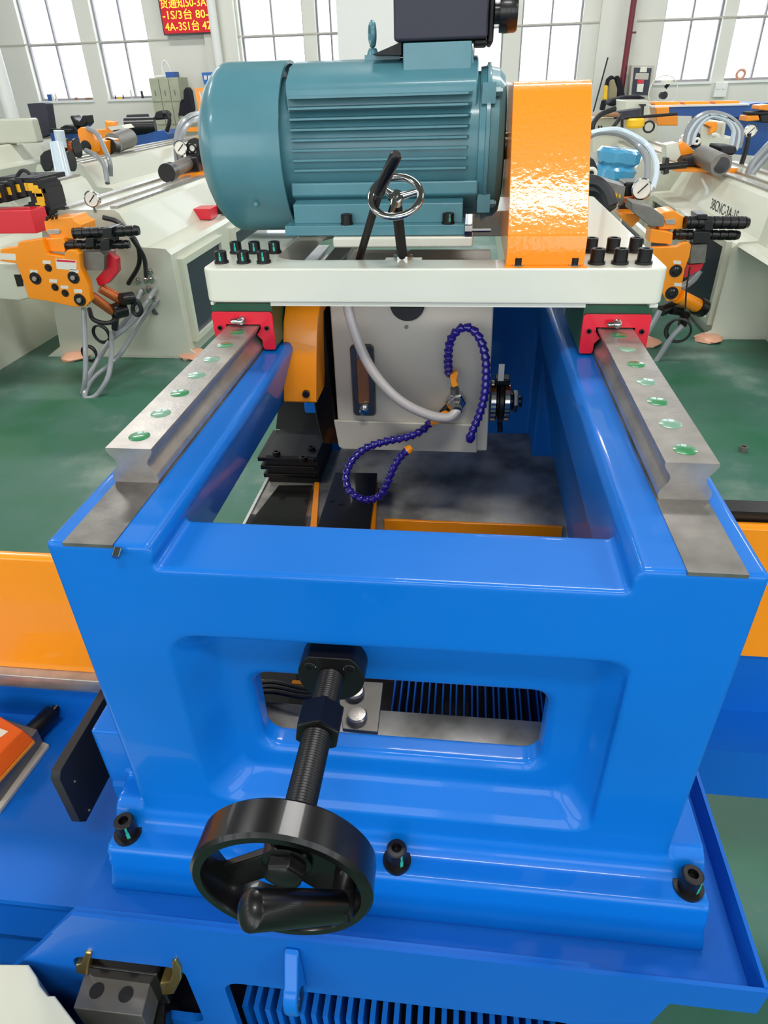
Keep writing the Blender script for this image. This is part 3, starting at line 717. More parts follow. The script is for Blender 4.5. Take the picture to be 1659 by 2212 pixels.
# hydraulic valve block in the left opening
t = thing('valve_block', 'grey and black hydraulic valve block with brass clamps in the lower left opening', 'valve', (-.32, -.05, -.7))
g = zp([(185, 2095), (326, 2116), (306, 2196), (157, 2178)], -.61)
obj('top_block', prism(B(), g, 'z', -.660, -.610), 'dsteel', t, bev=.0015)
for u, v in ((209, 2140), (272, 2148)): p = at(u, v, 'z', -.6098); obj('port', cyl(B(), p, p+Vector((0, 0, .0006)), .0085, n=20), 'blackm', t)
g = zp([(200, 2060), (372, 2085), (352, 2130), (345, 2212), (320, 2240), (330, 2112), (188, 2092)], -.62)
obj('valve_body', prism(B(), zp([(190, 2062), (345, 2085), (340, 2240), (150, 2212)], -.625), 'z', -.76, -.664), 'black', t, bev=.003)
obj('coil', prism(B(), zp([(190, 2052), (352, 2078), (340, 2112), (186, 2092)], -.59), 'z', -.664, -.585), 'black', t, bev=.003)
obj('red_tag', prism(B(), zp([(190, 2184), (268, 2194), (266, 2202), (188, 2192)], -.64), 'z', -.665, -.655), 'redb', t, smooth=0)
for pts in ([(162, 2086), (174, 2084), (184, 2058), (197, 2061), (190, 2090), (188, 2108), (164, 2103)], [(344, 2126), (366, 2122), (372, 2104), (370, 2080), (379, 2074), (390, 2092), (392, 2116), (376, 2148), (350, 2152)]):
    obj('brass_clamp', prism(B(), pxy(pts, -.075), 'y', -.075, -.055), 'brass', t, bev=.002)
# beige cabinet at the lower left
t = thing('cream_cabinet', 'corner of a low cream cabinet top at the bottom left of the picture', 'cabinet', at(20, 2200, 'z', -1.2))
g = zp([(62, 2083), (80, 2110), (86, 2128), (104, 2150), (118, 2150), (165, 2212), (240, 2320), (-400, 2320), (-400, 2078)], -.578)
obj('cabinet_top', prism(B(), g, 'z', FLOOR, -.578), 'cream2', t, bev=.002)

# ================================================================== INSIDE THE COLUMN
t = thing('work_table', 'oily bare steel work table seen through the opening of the blue column', 'table', (0, .8, -.44))
obj('table_top', bx(-.343, .262, .655, 1.039, -.455, -.420), 'table', t, smooth=0)
obj('front_ledge', bx(-.203, .203, .105, .20, -.455, -.420), 'table', t, smooth=0)
obj('edge_strip', bx(-.349, -.3435, .10, 1.4, -.455, -.417), 'white', t, smooth=0)
obj('orange_apron', bx(-.082, .250, .648, .6545, -.50, -.4165), 'orange2', t, bev=.0015)
for i in range(22):
    x = -.03+.0105*i*(1.0+.01*(i % 3)); 
    if x < .2: obj('grille_slat', bx(x-.0012, x+.0012, .212, .62, -.54, -.500), 'blue2', t, smooth=0)
obj('grille_back', bx(-.2, .21, .205, .645, -.56, -.545), 'black', t, smooth=0)
t = thing('clamp_jaw', 'black stepped steel vise jaw with socket screws on the work table', 'vise', (-.28, .72, -.42))
for i, z in enumerate((-.358, -.377, -.396)):
    obj('jaw_plate', bx(-.356+.004*i, -.236, .772, .90, z-.0095, z), 'black', t, bev=.0015)
obj('jaw_body', bx(-.340, -.232, .778, .95, -.4195, -.356), 'blackm', t, bev=.002)
obj('jaw_ramp', prism(B(), [(.90, -.357), (1.03, -.357), (1.03, -.31), (.95, -.31)], 'x', -.350, -.21), 'black', t, bev=.002)
for u, v in ((597, 978), (672, 968), (655, 990)):
    p = at(u, v, 'z', -.352); socket_screw(t, (p.x, p.y, -.3575), (0, 0, 1), .008, .009, name='screw')
t = thing('vise_plate', 'flat black oily plate in front of the stepped vise jaw', 'plate', (-.27, .6, -.42))
obj('plate', prism(B(), zp([(602, 1048), (676, 1048), (652, 1150), (528, 1142)], -.405), 'z', -.42, -.405), paint('wet black steel', (52, 50, 48), .16, metal=.5, coat=.8, var=.6, vscale=14), t, bev=.001)
t = thing('vise_block', 'black rectangular block with four screws beside the orange tray', 'vise', (-.14, .6, -.42))
obj('block', prism(B(), zp([(724, 1020), (815, 1021), (798, 1152), (680, 1148)], -.385), 'z', -.42, -.385), 'black', t, bev=.0015)
for u, v in ((737, 1034), (795, 1034), (716, 1081), (735, 1088)):
    p = at(u, v, 'z', -.385); obj('screw_hole', cyl(B(), p, p+Vector((0, 0, .0012)), .005, n=16), 'oxide', t)
for u in (680, 806):
    q = single('orange_guide', prism(B(), zp([(u, 1046), (u+10, 1046), (u+4, 1150), (u-10, 1150)], -.40), 'z', -.45, -.395), 'orange2',
      'thin orange guide strip '+('between the vise plate and the black block' if u < 700 else 'at the right edge of the black vise block'), 'guide strip', smooth=0)
t = thing('clamp_bracket', 'small steel bracket with two domed bolts seen inside the frame window', 'bracket', (-.03, .2, -.37))
g = zp([(728, 1468), (828, 1474), (816, 1581), (740, 1574)], -.36)
obj('bracket_plate', prism(B(), g, 'z', -.366, -.36), 'dsteel', t, bev=.001)
for u, v in ((766, 1494), (771, 1545)):
    p = at(u, v, 'z', -.355); obj('domed_bolt', lathe(B(), (p.x, p.y, -.36), (0, 0, 1), [(0, .0125), (.006, .0125), (.008, .0105), (.009, 0)], 28), 'steel', t)
p = at(778, 1578, 'z', -.37); obj('stud', cyl(B(), p, p+Vector((0, 0, -.02)), .003, n=12), 'white', t)
t = thing('cable_bundle', 'black cables with orange clips inside the left end of the frame window', 'cable', (-.15, .22, -.42))
for k in range(3):
    obj('cable', tube(B(), [at(540, 1478+9*k, 'z', -.41), at(590, 1474+10*k, 'z', -.40), at(660, 1490+8*k, 'z', -.40), at(720, 1500, 'z', -.41)], .0035, 8), 'rubber', t)
for u, v in ((572, 1476), (585, 1492), (650, 1478)):
    p = at(u, v, 'z', -.415); obj('orange_clip', box(B(), p.x-.012, p.x+.012, p.y-.003, p.y+.003, -.418, -.411), 'orange2', t, smooth=0)

# ================================================================== BENDING MACHINES BEHIND
def bender(label, xs, sg, y0, y1, zt=0.0, panels=(), name='tube_bender', ledge=True, text=None, group='cream tube bending machines'):
    """xs: side face x, sg +1: body extends to the left of xs, -1: to the right"""
    t = thing(name, label, 'machine', (xs-sg*.43, (y0+y1)/2, FLOOR), group)
    q = lambda pts: [(xs-sg*a, b if b < -.7 else b+zt) for a, b in pts]
    prof = q([(0, -1.2), (0, -.56), (.02, -.535), (.17, -.525), (.27, -.33), (.30, -.31), (.72, -.31), (.75, -.34), (.80, -.6), (.86, -1.2)])
    obj('bed', prism(B(), prof, 'y', y0+.006, y1), 'cream2', t, smooth=20)
    end = q([(-.015, -1.14), (-.10, -1.2), (-.10, -1.212+.012), (.10, -1.2), (.10, -1.185), (.80, -1.185), (.80, -1.2), (.99, -1.2), (.88, -1.13), (.81, -.6), (.76, -.34), (.73, -.30), (.29, -.30), (.26, -.32), (.165, -.51), (.02, -.52), (-.005, -.55)])
    obj('end_panel', prism(B(), end, 'y', y0, y0+.008), 'cream2', t, smooth=0)
    for a, w in ((.31, .05), (.44, .012), (.62, .06)):
        x0, x1 = sorted((xs-sg*a, xs-sg*(a+w))); obj('slide_rail', bx(x0, x1, y0+.1, y1, -.312+zt, -.295+zt), 'steel', t, smooth=0)
    for pa, pb in panels:
        fx = sorted((xs, xs+sg*.035)); fr_ = obj('door_frame', box(box(box(box(B(), fx[0], fx[1], pa, pb, -.64, -.60), fx[0], fx[1], pa, pb, -1.12, -1.09), fx[0], fx[1], pa, pa+.05, -1.09, -.64), fx[0], fx[1], pb-.05, pb, -1.09, -.64), 'cream2', t, smooth=0)
        px = sorted((xs+sg*.004, xs+sg*.012)); obj('door_panel', bx(px[0], px[1], pa+.05, pb-.05, -1.09, -.64), 'darkglass', t, smooth=0)
    return t
def pad(label, x, y):
    bm = lathe(B(), (x, y, FLOOR), (0, 0, 1), [(0, .085), (.012, .09), (.03, .06), (.035, .02), (.035, 0)], 14)
    for v in bm.verts: v.co += Vector((random.uniform(-.012, .012), random.uniform(-.012, .012), random.uniform(0, .006)))
    single('wrapped_foot_pad', bm, 'pink', label, 'foot pad', 'film wrapped foot pads')
def hosepx(parent, pts, r, mat='greyhose', name='hose', k=8): return obj(name, tube(B(), [at(u, v, 'y', y) for u, v, y in pts], r, 10, k), mat, parent)

A = bender('cream tube bending machine with an orange head at left, its end facing the camera', -1.72, 1, 3.62, 9.5, panels=((3.72, 4.5), (4.75, 5.7)))
pad('pink film wrapped pad under the left foot of the nearest left bending machine', -2.50, 3.60)
pad('pink film wrapped pad under the right foot of the nearest left bending machine', -1.70, 3.66)
obj('hole', cyl(B(), at(336, 673, 'y', 3.619), at(336, 673, 'y', 3.617), .022, n=16), 'black', A)
for u, v in ((322, 623), (334, 644), (325, 585), (316, 603), (328, 602), (298, 605), (308, 628)):
    p = at(u, v, 'y', 3.62); obj('port_fitting', lathe(B(), p, (.3, -1, -.2), [(0, .016), (.02, .016), (.022, .011), (.05, .011)], 10), 'chrome', A)
rb = at(436, 464, 'z', -.50)
single('red_bracket', prism(B(), [(rb.x-.10, rb.y-.07), (rb.x+.09, rb.y-.07), (rb.x+.09, rb.y+.10), (rb.x-.07, rb.y+.10)], 'z', -.524, -.45), 'red', 'small red block on the ledge of the left bending machine beside the motor', 'block', bev=.004)
single('drag_chain', tube(B(), [(-1.80, rb.y+.15, -.482), (-1.80, rb.y+.8, -.482), (-1.80, 6.5, -.482)], .045, 6, 2), 'blackm', 'dark cable chain lying on the ledge behind the red block', 'cable chain')
# carriage with collet on bed A (partly behind the motor)
t = thing('bender_carriage', 'orange carriage with black arched motor cover and silver collet tube behind the teal motor', 'carriage', at(400, 385, 'y', 5.3))
y = 5.3
obj('saddle', pslab(B(), [(345, 378), (450, 372), (450, 392), (352, 386)], y, .5), 'orange2', t, smooth=0)
obj('arch_cover', pslab(B(), [(402, 345), (402, 312), (408, 302), (420, 298), (434, 302), (442, 320), (446, 352)], y+.2, .12), 'blackm', t, smooth=0)
obj('arch_rim', pslab(B(), [(420, 298), (432, 294), (446, 304), (452, 380), (424, 380), (420, 345), (444, 350), (438, 312)], y+.22, .3), 'orange2', t, smooth=0)
obj('motor_face', pslab(B(), [(408, 310), (422, 312), (422, 330), (408, 329)], y+.18, .02), 'label', t, smooth=0)
obj('motor_face_ring', torus(B(), at(415, 320, 'y', y+.178), (0, 1, 0), .028, .007, 20, 8), 'blackm', t)
obj('collet_tube', cyl(B(), at(366, 372, 'y', y-.35), at(412, 350, 'y', y+.2), .05, n=24), 'dsteel', t)
obj('collet_clamp', cyl(B(), at(360, 374, 'y', y-.40), at(369, 370, 'y', y-.30), .065, n=24), 'black', t)
obj('clamp_body', pslab(B(), [(386, 345), (425, 338), (432, 375), (390, 378)], y+.1, .2), 'black', t, bev=.01)
hb = thing('hydraulic_hose_loop', 'pair of grey and white hydraulic hoses looping up beside the teal motor', 'hose', at(385, 340, 'y', 5.6))
for d in (0, 9): hosepx(hb, [(383+d, 350, 5.5), (380+d, 310, 5.5), (388+d, 275+d*.6, 5.6), (408+d, 252+d, 5.8), (440, 246+d, 6.2), (480, 255+d, 6.8)], .022)
g_ = thing('pressure_gauge', 'small round pressure gauge at the hose loop left of the teal motor', 'gauge', at(390, 320, 'y', 5.45))
def gauge(t, u, v, y, r):
    p = at(u, v, 'y', y); obj('gauge_body', lathe(B(), p, (0, -1, .1), [(-.03, r*.9), (0, r), (.01, r), (.012, r*.88), (.006, r*.85), (.006, 0)], 28), 'chrome', t)
    obj('dial', lathe(B(), p+Vector((0, -.0065, 0)), (0, -1, .1), [(0, r*.84), (.001, r*.84), (.001, 0)], 24), 'label', t)
    obj('needle', cyl(B(), p+Vector((-r*.35, -.010, -r*.35)), p+Vector((r*.5, -.010, r*.5)), r*.06, n=6), 'blackm', t)
gauge(g_, 390, 320, 5.45, .055)
g_ = thing('pressure_gauge', 'round silver pressure gauge standing above the left orange bending head', 'gauge', at(200, 430, 'y', 3.6))
gauge(g_, 199, 430, 3.6, .045); obj('stem', cyl(B(), at(201, 441, 'y', 3.61), at(206, 458, 'y', 3.62), .008, n=10), 'chrome', g_)

# ---- orange bending head of machine A (outline from the side, real thickness)
def cr(pts, ox, oy, s): return [(ox+x/s, oy+y/s) for x, y in pts]
k1 = 2.9625
t = thing('bending_head', 'orange bending head plate with round dies and black rods, left of the machine column', 'bending head', at(110, 600, 'y', 3.2))
y = 3.15
plate = cr([(0, 470), (110, 455), (115, 425), (270, 402), (300, 500), (410, 520), (412, 500), (430, 475), (480, 475), (505, 500), (512, 590), (560, 690), (580, 800), (550, 835), (480, 840), (300, 800), (185, 785), (150, 680), (105, 560), (0, 545)], 0, 380, k1)
hp_ = obj('head_plate', pslab(B(), plate, y, .05), 'orange2', t, bev=.004)
for cx_, cy_, r in ((228, 655, .033), (472, 650, .033), (512, 793, .034), (310, 588, .02), (353, 712, .02), (418, 750, .02)):
    u, v = cx_/k1, 380+cy_/k1; p = at(u, v, 'y', y)
    obj('die_hole', lathe(B(), p, (0, -1, 0), [(0, r), (.004, r), (.004, r*.6), (.012, r*.5), (.012, 0)], 24), 'black', hp_)
    if r > .03: obj('pin', lathe(B(), p+Vector((0, -.012, 0)), (0, -1, 0), [(0, r*.4), (.005, r*.35), (.005, 0)], 16), 'steel', hp_)
for cx_, cy_, w, h_ in ((216, 612, 50, 22), (298, 552, 50, 24), (474, 610, 56, 24), (340, 672, 50, 24), (412, 712, 50, 22), (500, 738, 52, 26)):
    obj('tag', pslab(B(), cr([(cx_-w/2, cy_-h_/2), (cx_+w/2, cy_-h_/2+3), (cx_+w/2, cy_+h_/2), (cx_-w/2, cy_+h_/2-3)], 0, 380, k1), y-.002, .002), 'label', hp_, smooth=0)
obj('warning_label', pslab(B(), cr([(355, 530), (488, 540), (490, 605), (362, 595)], 0, 380, k1), y-.002, .002), 'label', hp_, smooth=0)
obj('label_band', pslab(B(), cr([(362, 535), (482, 543), (482, 555), (362, 548)], 0, 380, k1), y-.003, .001), 'red', hp_, smooth=0)
obj('label_band', pslab(B(), cr([(0, 495), (100, 500), (102, 540), (0, 535)], 0, 380, k1), y-.002, .002), 'label', hp_, smooth=0)
obj('upper_clamp', pslab(B(), cr([(280, 292), (320, 275), (460, 262), (480, 290), (520, 310), (530, 375), (470, 405), (330, 402), (290, 350)], 0, 380, k1), y+.06, .16), 'orange2', t, bev=.006)
obj('clamp_slot', pslab(B(), cr([(305, 345), (370, 340), (385, 352), (385, 368), (370, 376), (305, 372)], 0, 380, k1), y+.054, .01), 'steel', t, bev=.002)
obj('clamp_block', pslab(B(), cr([(265, 405), (400, 395), (415, 420), (415, 490), (270, 480)], 0, 380, k1), y+.03, .12), 'orange2', t, bev=.005)
obj('drilled_plate', pslab(B(), cr([(130, 430), (262, 428), (268, 470), (262, 490), (180, 498)], 0, 380, k1), y+.02, .02), 'brass', t, smooth=0)
for a, b, r in (((470, 368), (890, 348), .028), ((420, 442), (830, 437), .024)):
    (u0, v0), (u1, v1) = cr([a, b], 0, 380, k1)
    p, q = at(u0, v0, 'y', y+.05), at(u1, v1, 'y', y+.10); d = (q-p); L = d.length; pr = [(0, r)]
    for i in range(8): pr += [(L*(i+.2)/8, r), (L*(i+.25)/8, r*.86), (L*(i+.45)/8, r*.86), (L*(i+.5)/8, r)]
    obj('pressure_rod', lathe(B(), p, d, pr+[(L, r*.8)], 18), 'black', t)
for a in ((655, 335, 715, 400), (640, 410, 700, 480), (545, 400, 600, 460), (290, 262, 300, 292), (325, 255, 335, 285), (350, 250, 360, 280)):
    obj('sleeve', pslab(B(), cr([(a[0], a[1]), (a[2], a[1]-4), (a[2], a[3]-4), (a[0], a[3])], 0, 380, k1), y+.03, .12 if a[2]-a[0] > 20 else .02), 'black', t, bev=.003)
obj('die_block', pslab(B(), cr([(500, 492), (640, 485), (668, 510), (665, 605), (548, 605), (505, 530)], 0, 380, k1), y+.05, .14), 'dsteel', t, bev=.003)
obj('red_guard', pslab(B(), cr([(650, 520), (690, 488), (745, 532), (750, 615), (690, 690), (630, 705), (612, 660), (660, 605)], 0, 380, k1), y+.10, .05), 'red', t, bev=.003)
for i, (a, b) in enumerate((((590, 765), (725, 865)), ((585, 790), (712, 880)), ((640, 720), (775, 800)), ((660, 705), (785, 775)))):
    (u0, v0), (u1, v1) = cr([a, b], 0, 380, k1); obj('cylinder', cyl(B(), at(u0, v0, 'y', y+.06+.02*i), at(u1, v1, 'y', y+.12+.02*i), .024 if i % 2 == 0 else .012, n=18), 'copper', t)
for a, b, r in (((722, 870), (800, 850), .045), ((775, 790), (850, 780), .035), ((740, 900), (735, 975), .02)):
    (u0, v0), (u1, v1) = cr([a, b], 0, 380, k1); obj('manifold', cyl(B(), at(u0, v0, 'y', y+.1), at(u1, v1, 'y', y+.16), r, n=14), 'black', t)
obj('swivel_arm', pslab(B(), cr([(-260, 545), (100, 560), (150, 680), (185, 785), (120, 800), (-260, 770)], 0, 380, k1), y+.06, .22), 'cream2', t, bev=.01)
obj('arm_slot', pslab(B(), cr([(88, 632), (135, 632), (148, 705), (110, 708)], 0, 380, k1), y+.055, .01), 'black', t, smooth=0)
hb = thing('hose_bundle', 'grey hoses hanging in a loop below the left orange bending head to the floor', 'hose', at(185, 860, 'y', 3.0))
for pts in ([(535, 845, 3.2), (540, 950, 3.15), (548, 1150, 3.05), (545, 1300, 3.0), (530, 1390, 3.0)], [(530, 1390, 3.0), (580, 1260, 3.1), (700, 1060, 3.3), (850, 860, 3.45), (905, 735, 3.58)],
            [(715, 1000, 3.3), (712, 1150, 3.15), (690, 1290, 3.02), (620, 1400, 2.98), (560, 1425, 2.96), (545, 1390, 2.98), (600, 1290, 3.1), (760, 1150, 3.3), (900, 930, 3.5), (1010, 790, 3.6)],
            [(720, 1040, 3.3), (850, 930, 3.4), (950, 790, 3.5), (995, 725, 3.6)]):
    hosepx(hb, [cr([(a, b)], 0, 380, k1)[0]+(c_,) for a, b, c_ in pts], .0145)
for pts in ([(660, 265, 3.4), (760, 300, 3.4), (870, 420, 3.4), (890, 560, 3.45), (820, 690, 3.5)], [(840, 390, 3.35), (920, 520, 3.4), (935, 640, 3.55)], [(570, 850, 3.25), (600, 920, 3.2), (700, 940, 3.2), (780, 880, 3.3)],
            [(860, 800, 3.3), (850, 860, 3.3), (880, 890, 3.3), (905, 860, 3.3), (880, 800, 3.3), (860, 820, 3.3)]):
    hosepx(hb, [cr([(a, b)], 0, 380, k1)[0]+(c_,) for a, b, c_ in pts], .013, 'rubber', 'cable')
for cx_, cy_, r in ((645, 1015, .055), (570, 1140, .05)):
    u, v = cx_/k1, 380+cy_/k1; obj('cable_coil', torus(torus(B(), at(u, v, 'y', 3.3), (.2, 1, .1), r, .006, 28, 8), at(u+2, v-3, 'y', 3.32), (.1, 1, -.1), r*.9, .005, 28, 8), 'rubber', hb)

# ---- beds further left
bender('long cream bending machine bed at far left carrying the cable chain', -2.89, 1, 1.2, 5.5, zt=-.0)
t = thing('cable_chain', 'black cable chain with yellow links curling over at the left edge', 'cable chain', at(40, 440, 'z', -.30))
bm = B(); 
for i in range(13):
    a = at(-30+9*i, 424-2.4*i, 'y', 3.2+.08*i) if i < 9 else None
P = [at(-40, 425, 'y', 3.4), at(10, 415, 'y', 3.5), at(50, 403, 'y', 3.55), at(76, 404, 'y', 3.55), at(90, 420, 'y', 3.55), at(93, 440, 'y', 3.55), at(82, 458, 'y', 3.55), at(62, 466, 'y', 3.5), at(55, 468, 'y', 3.5)]
P = catmull(P, 6)
for i in range(0, len(P)-2, 3):
    c = (P[i]+P[min(i+3, len(P)-1)])/2; box(bm, c.x-.045, c.x+.045, c.y-.02, c.y+.16, c.z-.045, c.z+.045)
    obj('yellow_clip', bx(c.x-.022, c.x+.022, c.y-.024, c.y-.0205, c.z-.02, c.z+.02), 'yellow', t, smooth=0)
obj('chain_links', bm, 'blackm', t, smooth=0)
p = at(25, 478, 'y', 3.35)
single('red_end_block', bx(p.x-.19, p.x+.13, 3.35, 3.5, p.z-.065, p.z+.055), 'red', 'long red block below the curled cable chain at the left edge', 'block', bev=.004)
bender('cream bending machine bed behind the orange disc, running back towards the windows', -3.44, 1, 6.5, 11.6, zt=.0, panels=((6.9, 7.9), (8.2, 9.6)))
p = at(57, 306, 'z', -.31); bender('farthest left cream machine bed near the dark cabinet', p.x+.3, 1, 8.6, 11.8)
bender('cream machine bed on the far left below the round white pipe', p.x-1.3, 1, 7.0, 11.0)
single('machine_hood', bx(*[at(-60, 300, 'y', 9.8).x, at(78, 300, 'y', 9.8).x], 9.8, 10.0, -.308, at(40, 256, 'y', 9.8).z), 'cream2', 'cream rectangular hood on the far left machine bed', 'hood', bev=.03)
# orange disc machine top
y = 6.4
t = thing('bending_head', 'upright orange disc plate with a round hole on the machine behind the hose loop', 'bending head', at(185, 330, 'y', y))
oc_ = cr([(615, 370), (640, 350), (680, 350), (720, 372), (745, 420), (765, 480), (768, 548), (720, 555), (690, 520), (645, 480), (620, 420)], 0, 180, 3.687)
obj('disc_plate', pslab(B(), oc_, y, .08), 'orange2', t, bev=.006)
obj('hole', lathe(B(), at(186, 316, 'y', y), (0, -1, 0), [(0, .05), (.004, .05), (.004, 0)], 20), 'black', t)
obj('side_block', pslab(B(), cr([(750, 445), (840, 460), (845, 570), (770, 580)], 0, 180, 3.687), y+.1, .3), 'orange2', t, bev=.006)
obj('roller', cyl(B(), at(236, 316, 'y', y+.2), at(246, 318, 'y', y+.3), .07, n=20), 'black', t)
obj('roll_bar', cyl(B(), at(244, 310, 'y', 7.5), at(278, 298, 'y', 8.0), .10, n=18), 'dsteel', t)
t = thing('clamp_unit', 'dark clamp unit with copper coloured drum left of the orange disc', 'clamp', at(105, 360, 'y', 5.9))
obj('body', pslab(B(), cr([(315, 580), (345, 545), (420, 515), (470, 560), (440, 640), (400, 700), (350, 705), (318, 640)], 0, 180, 3.687), 5.85, .3), 'black', t, bev=.01)
for u, v, y_ in ((147, 350, 5.7), (160, 322, 6.1)):
    obj('drum', cyl(B(), at(u-9, v, 'y', y_), at(u+6, v-2, 'y', y_), .06, n=20), 'copper', t); obj('flange', cyl(B(), at(u-11, v, 'y', y_), at(u-8, v, 'y', y_), .085, n=20), 'black', t)
    obj('flange', cyl(B(), at(u+5, v-2, 'y', y_), at(u+8, v-2, 'y', y_), .08, n=20), 'black', t)
t = thing('clear_tube', 'upright clear plastic tube standing on the machine left of the orange disc', 'tube', at(136, 380, 'y', 5.6))
obj('tube', cyl(B(), at(122, 310, 'y', 5.6), at(139, 386, 'y', 5.5), .055, .065, n=20), 'film', t)
t = thing('clear_tube', 'thinner clear plastic tube leaning behind the first one', 'tube', at(132, 310, 'y', 6.0))
obj('tube', cyl(B(), at(127, 282, 'y', 6.0), at(134, 318, 'y', 6.0), .045, n=20), 'film', t)
hb = thing('hydraulic_hose', 'two black and white hoses arching down from the orange disc', 'hose', at(235, 400, 'y', 6.3))
hosepx(hb, [(190, 278, 6.4), (210, 290, 6.3), (225, 320, 6.2), (237, 350, 6.1), (239, 380, 6.1)], .022)
hosepx(hb, [(186, 325, 6.3), (210, 338, 6.2), (226, 360, 6.0), (232, 396, 5.9)], .022)
single('pump_cluster', tube(tube(bx(*[at(0, 395, 'y', 4.4).x, at(95, 395, 'y', 4.4).x], 4.4, 4.7, at(50, 392, 'y', 4.4).z, at(50, 382, 'y', 4.4).z), [at(30, 395, 'y', 4.35), at(45, 370, 'y', 4.35), at(60, 372, 'y', 4.35), at(72, 392, 'y', 4.35)], .012, 6), [at(66, 388, 'y', 4.3), at(78, 378, 'y', 4.3), at(95, 385, 'y', 4.3), at(125, 390, 'y', 4.3)], .012, 6), 'blackm', 'dark actuator with looping black cables above the cable chain', 'actuator', smooth=20)

# ---- right bending machine
XB = 1.69
Bn = bender('cream bending machine at right with black lettering on its side', XB, -1, 4.12, 6.45, zt=-.075, panels=((4.17, 5.15), (5.4, 6.2)))
up = obj('upper_bed', prism(B(), [(XB+.02, -.62), (XB+.05, -.605), (XB+.13, -.60), (XB+.15, -.42), (XB+.18, -.40), (XB+1.1, -.40), (XB+1.1, -.62)], 'y', 2.9, 4.12), 'cream2', Bn, smooth=20)
obj('lower_apron', prism(B(), [(XB+.32, -.62), (XB+.32, -1.0), (XB+.34, -1.2), (XB+1.1, -1.2), (XB+1.1, -.62)], 'y', 3.9, 4.125), 'cream2', Bn, smooth=0)
pad('crumpled film pad under the foot of the right bending machine', XB-.03, 4.1)
pad('crumpled film pad left of the white column beneath the right rail block', at(1395, 742, 'z', FLOOR).x, at(1395, 742, 'z', FLOOR).y)
def textobj(body, size, M4, mat, name, parent, ext=.001):
    cu = bpy.data.curves.new(name, 'FONT'); cu.body = body; cu.size = size; cu.extrude = ext; cu.resolution_u = 3
    tmp = bpy.data.objects.new(name, cu); C.objects.link(tmp); dg = bpy.context.evaluated_depsgraph_get()
    me = bpy.data.meshes.new_from_object(tmp.evaluated_get(dg)); bpy.data.objects.remove(tmp)
    o = bpy.data.objects.new(name, me); C.objects.link(o); me.materials.clear(); me.materials.append(M[mat])
    me.transform(M4)
    if parent: me.transform(Matrix.Translation(-wloc(parent))); o.parent = parent
    return o
# lettering runs along the side (reads from far to near as in the photo)
xt = XB+.139
p = at(1536, 449, 'x', xt)
Mt = Matrix(((0, 0, -1, xt-.002), (-1, 0, 0, p.y+.02), (0, 1, 0, p.z-.005), (0, 0, 0, 1)))
textobj('38CNC-3A-1S', .10, Mt @ Matrix.Scale(1.0, 4, (1, 0, 0)), 'blackm', 'lettering', Bn)
bender('cream bending machine bed running behind the orange guard towards the blue machine', 1.35, -1, 6.6, 8.1, zt=-.02, panels=((6.7, 7.8),))
bender('cream machine bed at the right edge behind the hose arch', 4.3, -1, 6.2, 11.0)
q_ = at(1395, 742, 'z', FLOOR)
bender('cream bending machine bed hidden mostly by the white plate and orange guard', q_.x-.02, 1, q_.y+.02, 8.9, zt=-.14, panels=((4.4, 5.3),))
# head on the right machine
k2, ox, oy = 3.463, 1180, 420
t = thing('bending_head', 'orange bending head with black rods right behind the corner of the white plate', 'bending head', at(1440, 560, 'y', 3.7))
y = 3.75
c2 = lambda pts: cr(pts, ox, oy, k2)
hp_ = obj('head_plate', pslab(B(), c2([(780, 400), (980, 390), (1020, 362), (1070, 358), (1085, 385), (1070, 470), (1035, 560), (1010, 720), (975, 790), (900, 800), (820, 640)]), y, .05), 'orange2', t, bev=.004)
for cx_, cy_, r in ((968, 572, .035), (938, 738, .037)):
    p = at(ox+cx_/k2, oy+cy_/k2, 'y', y); obj('die_hole', lathe(B(), p, (0, -1, 0), [(0, r), (.004, r), (.004, r*.6), (.012, r*.4), (.012, 0)], 24), 'black', hp_)
for cx_, cy_ in ((980, 508), (985, 675)): obj('tag', pslab(B(), c2([(cx_-28, cy_-14), (cx_+28, cy_-10), (cx_+28, cy_+14), (cx_-28, cy_+10)]), y-.002, .002), 'label', hp_, smooth=0)
obj('upper_clamp', pslab(B(), c2([(880, 130), (960, 120), (1030, 165), (1020, 262), (850, 265), (790, 190), (800, 160)]), y+.06, .16), 'orange2', t, bev=.006)
obj('clamp_slot', pslab(B(), c2([(885, 190), (955, 182), (970, 200), (960, 225), (890, 225)]), y+.055, .01), 'steel', t, bev=.002)
obj('clamp_block', pslab(B(), c2([(785, 255), (860, 270), (950, 290), (940, 375), (770, 360)]), y+.02, .12), 'orange2', t, bev=.005)
obj('die_block', pslab(B(), c2([(640, 60), (790, 95), (885, 165), (880, 240), (780, 240), (640, 130)]), y+.02, .2), 'dsteel', t, bev=.004)
obj('rear_block', pslab(B(), c2([(555, 150), (690, 150), (700, 190), (640, 250), (560, 180)]), y+.2, .2), 'orange2', t, bev=.004)
for a, b, r in (((1035, 210), (1510, 212), .034), ((955, 300), (1440, 305), .028)):
    p, q = at(*c2([a])[0], 'y', y+.05), at(*c2([b])[0], 'y', y+.1); d = q-p; L = d.length; pr = [(0, r)]
    for i in range(8): pr += [(L*(i+.2)/8, r), (L*(i+.25)/8, r*.86), (L*(i+.45)/8, r*.86), (L*(i+.5)/8, r)]
    obj('pressure_rod', lathe(B(), p, d, pr+[(L, r*.8)], 18), 'black', t)
for a in ((1180, 190, 1250, 275), (1100, 275, 1230, 370), (1130, 150, 1210, 190)): obj('sleeve', pslab(B(), c2([(a[0], a[1]), (a[2], a[1]), (a[2], a[3]), (a[0], a[3])]), y+.03, .14), 'black', t, bev=.006)
obj('side_block', pslab(B(), c2([(1085, 375), (1205, 370), (1190, 515), (1075, 520)]), y+.06, .14), 'dsteel', t, bev=.004)
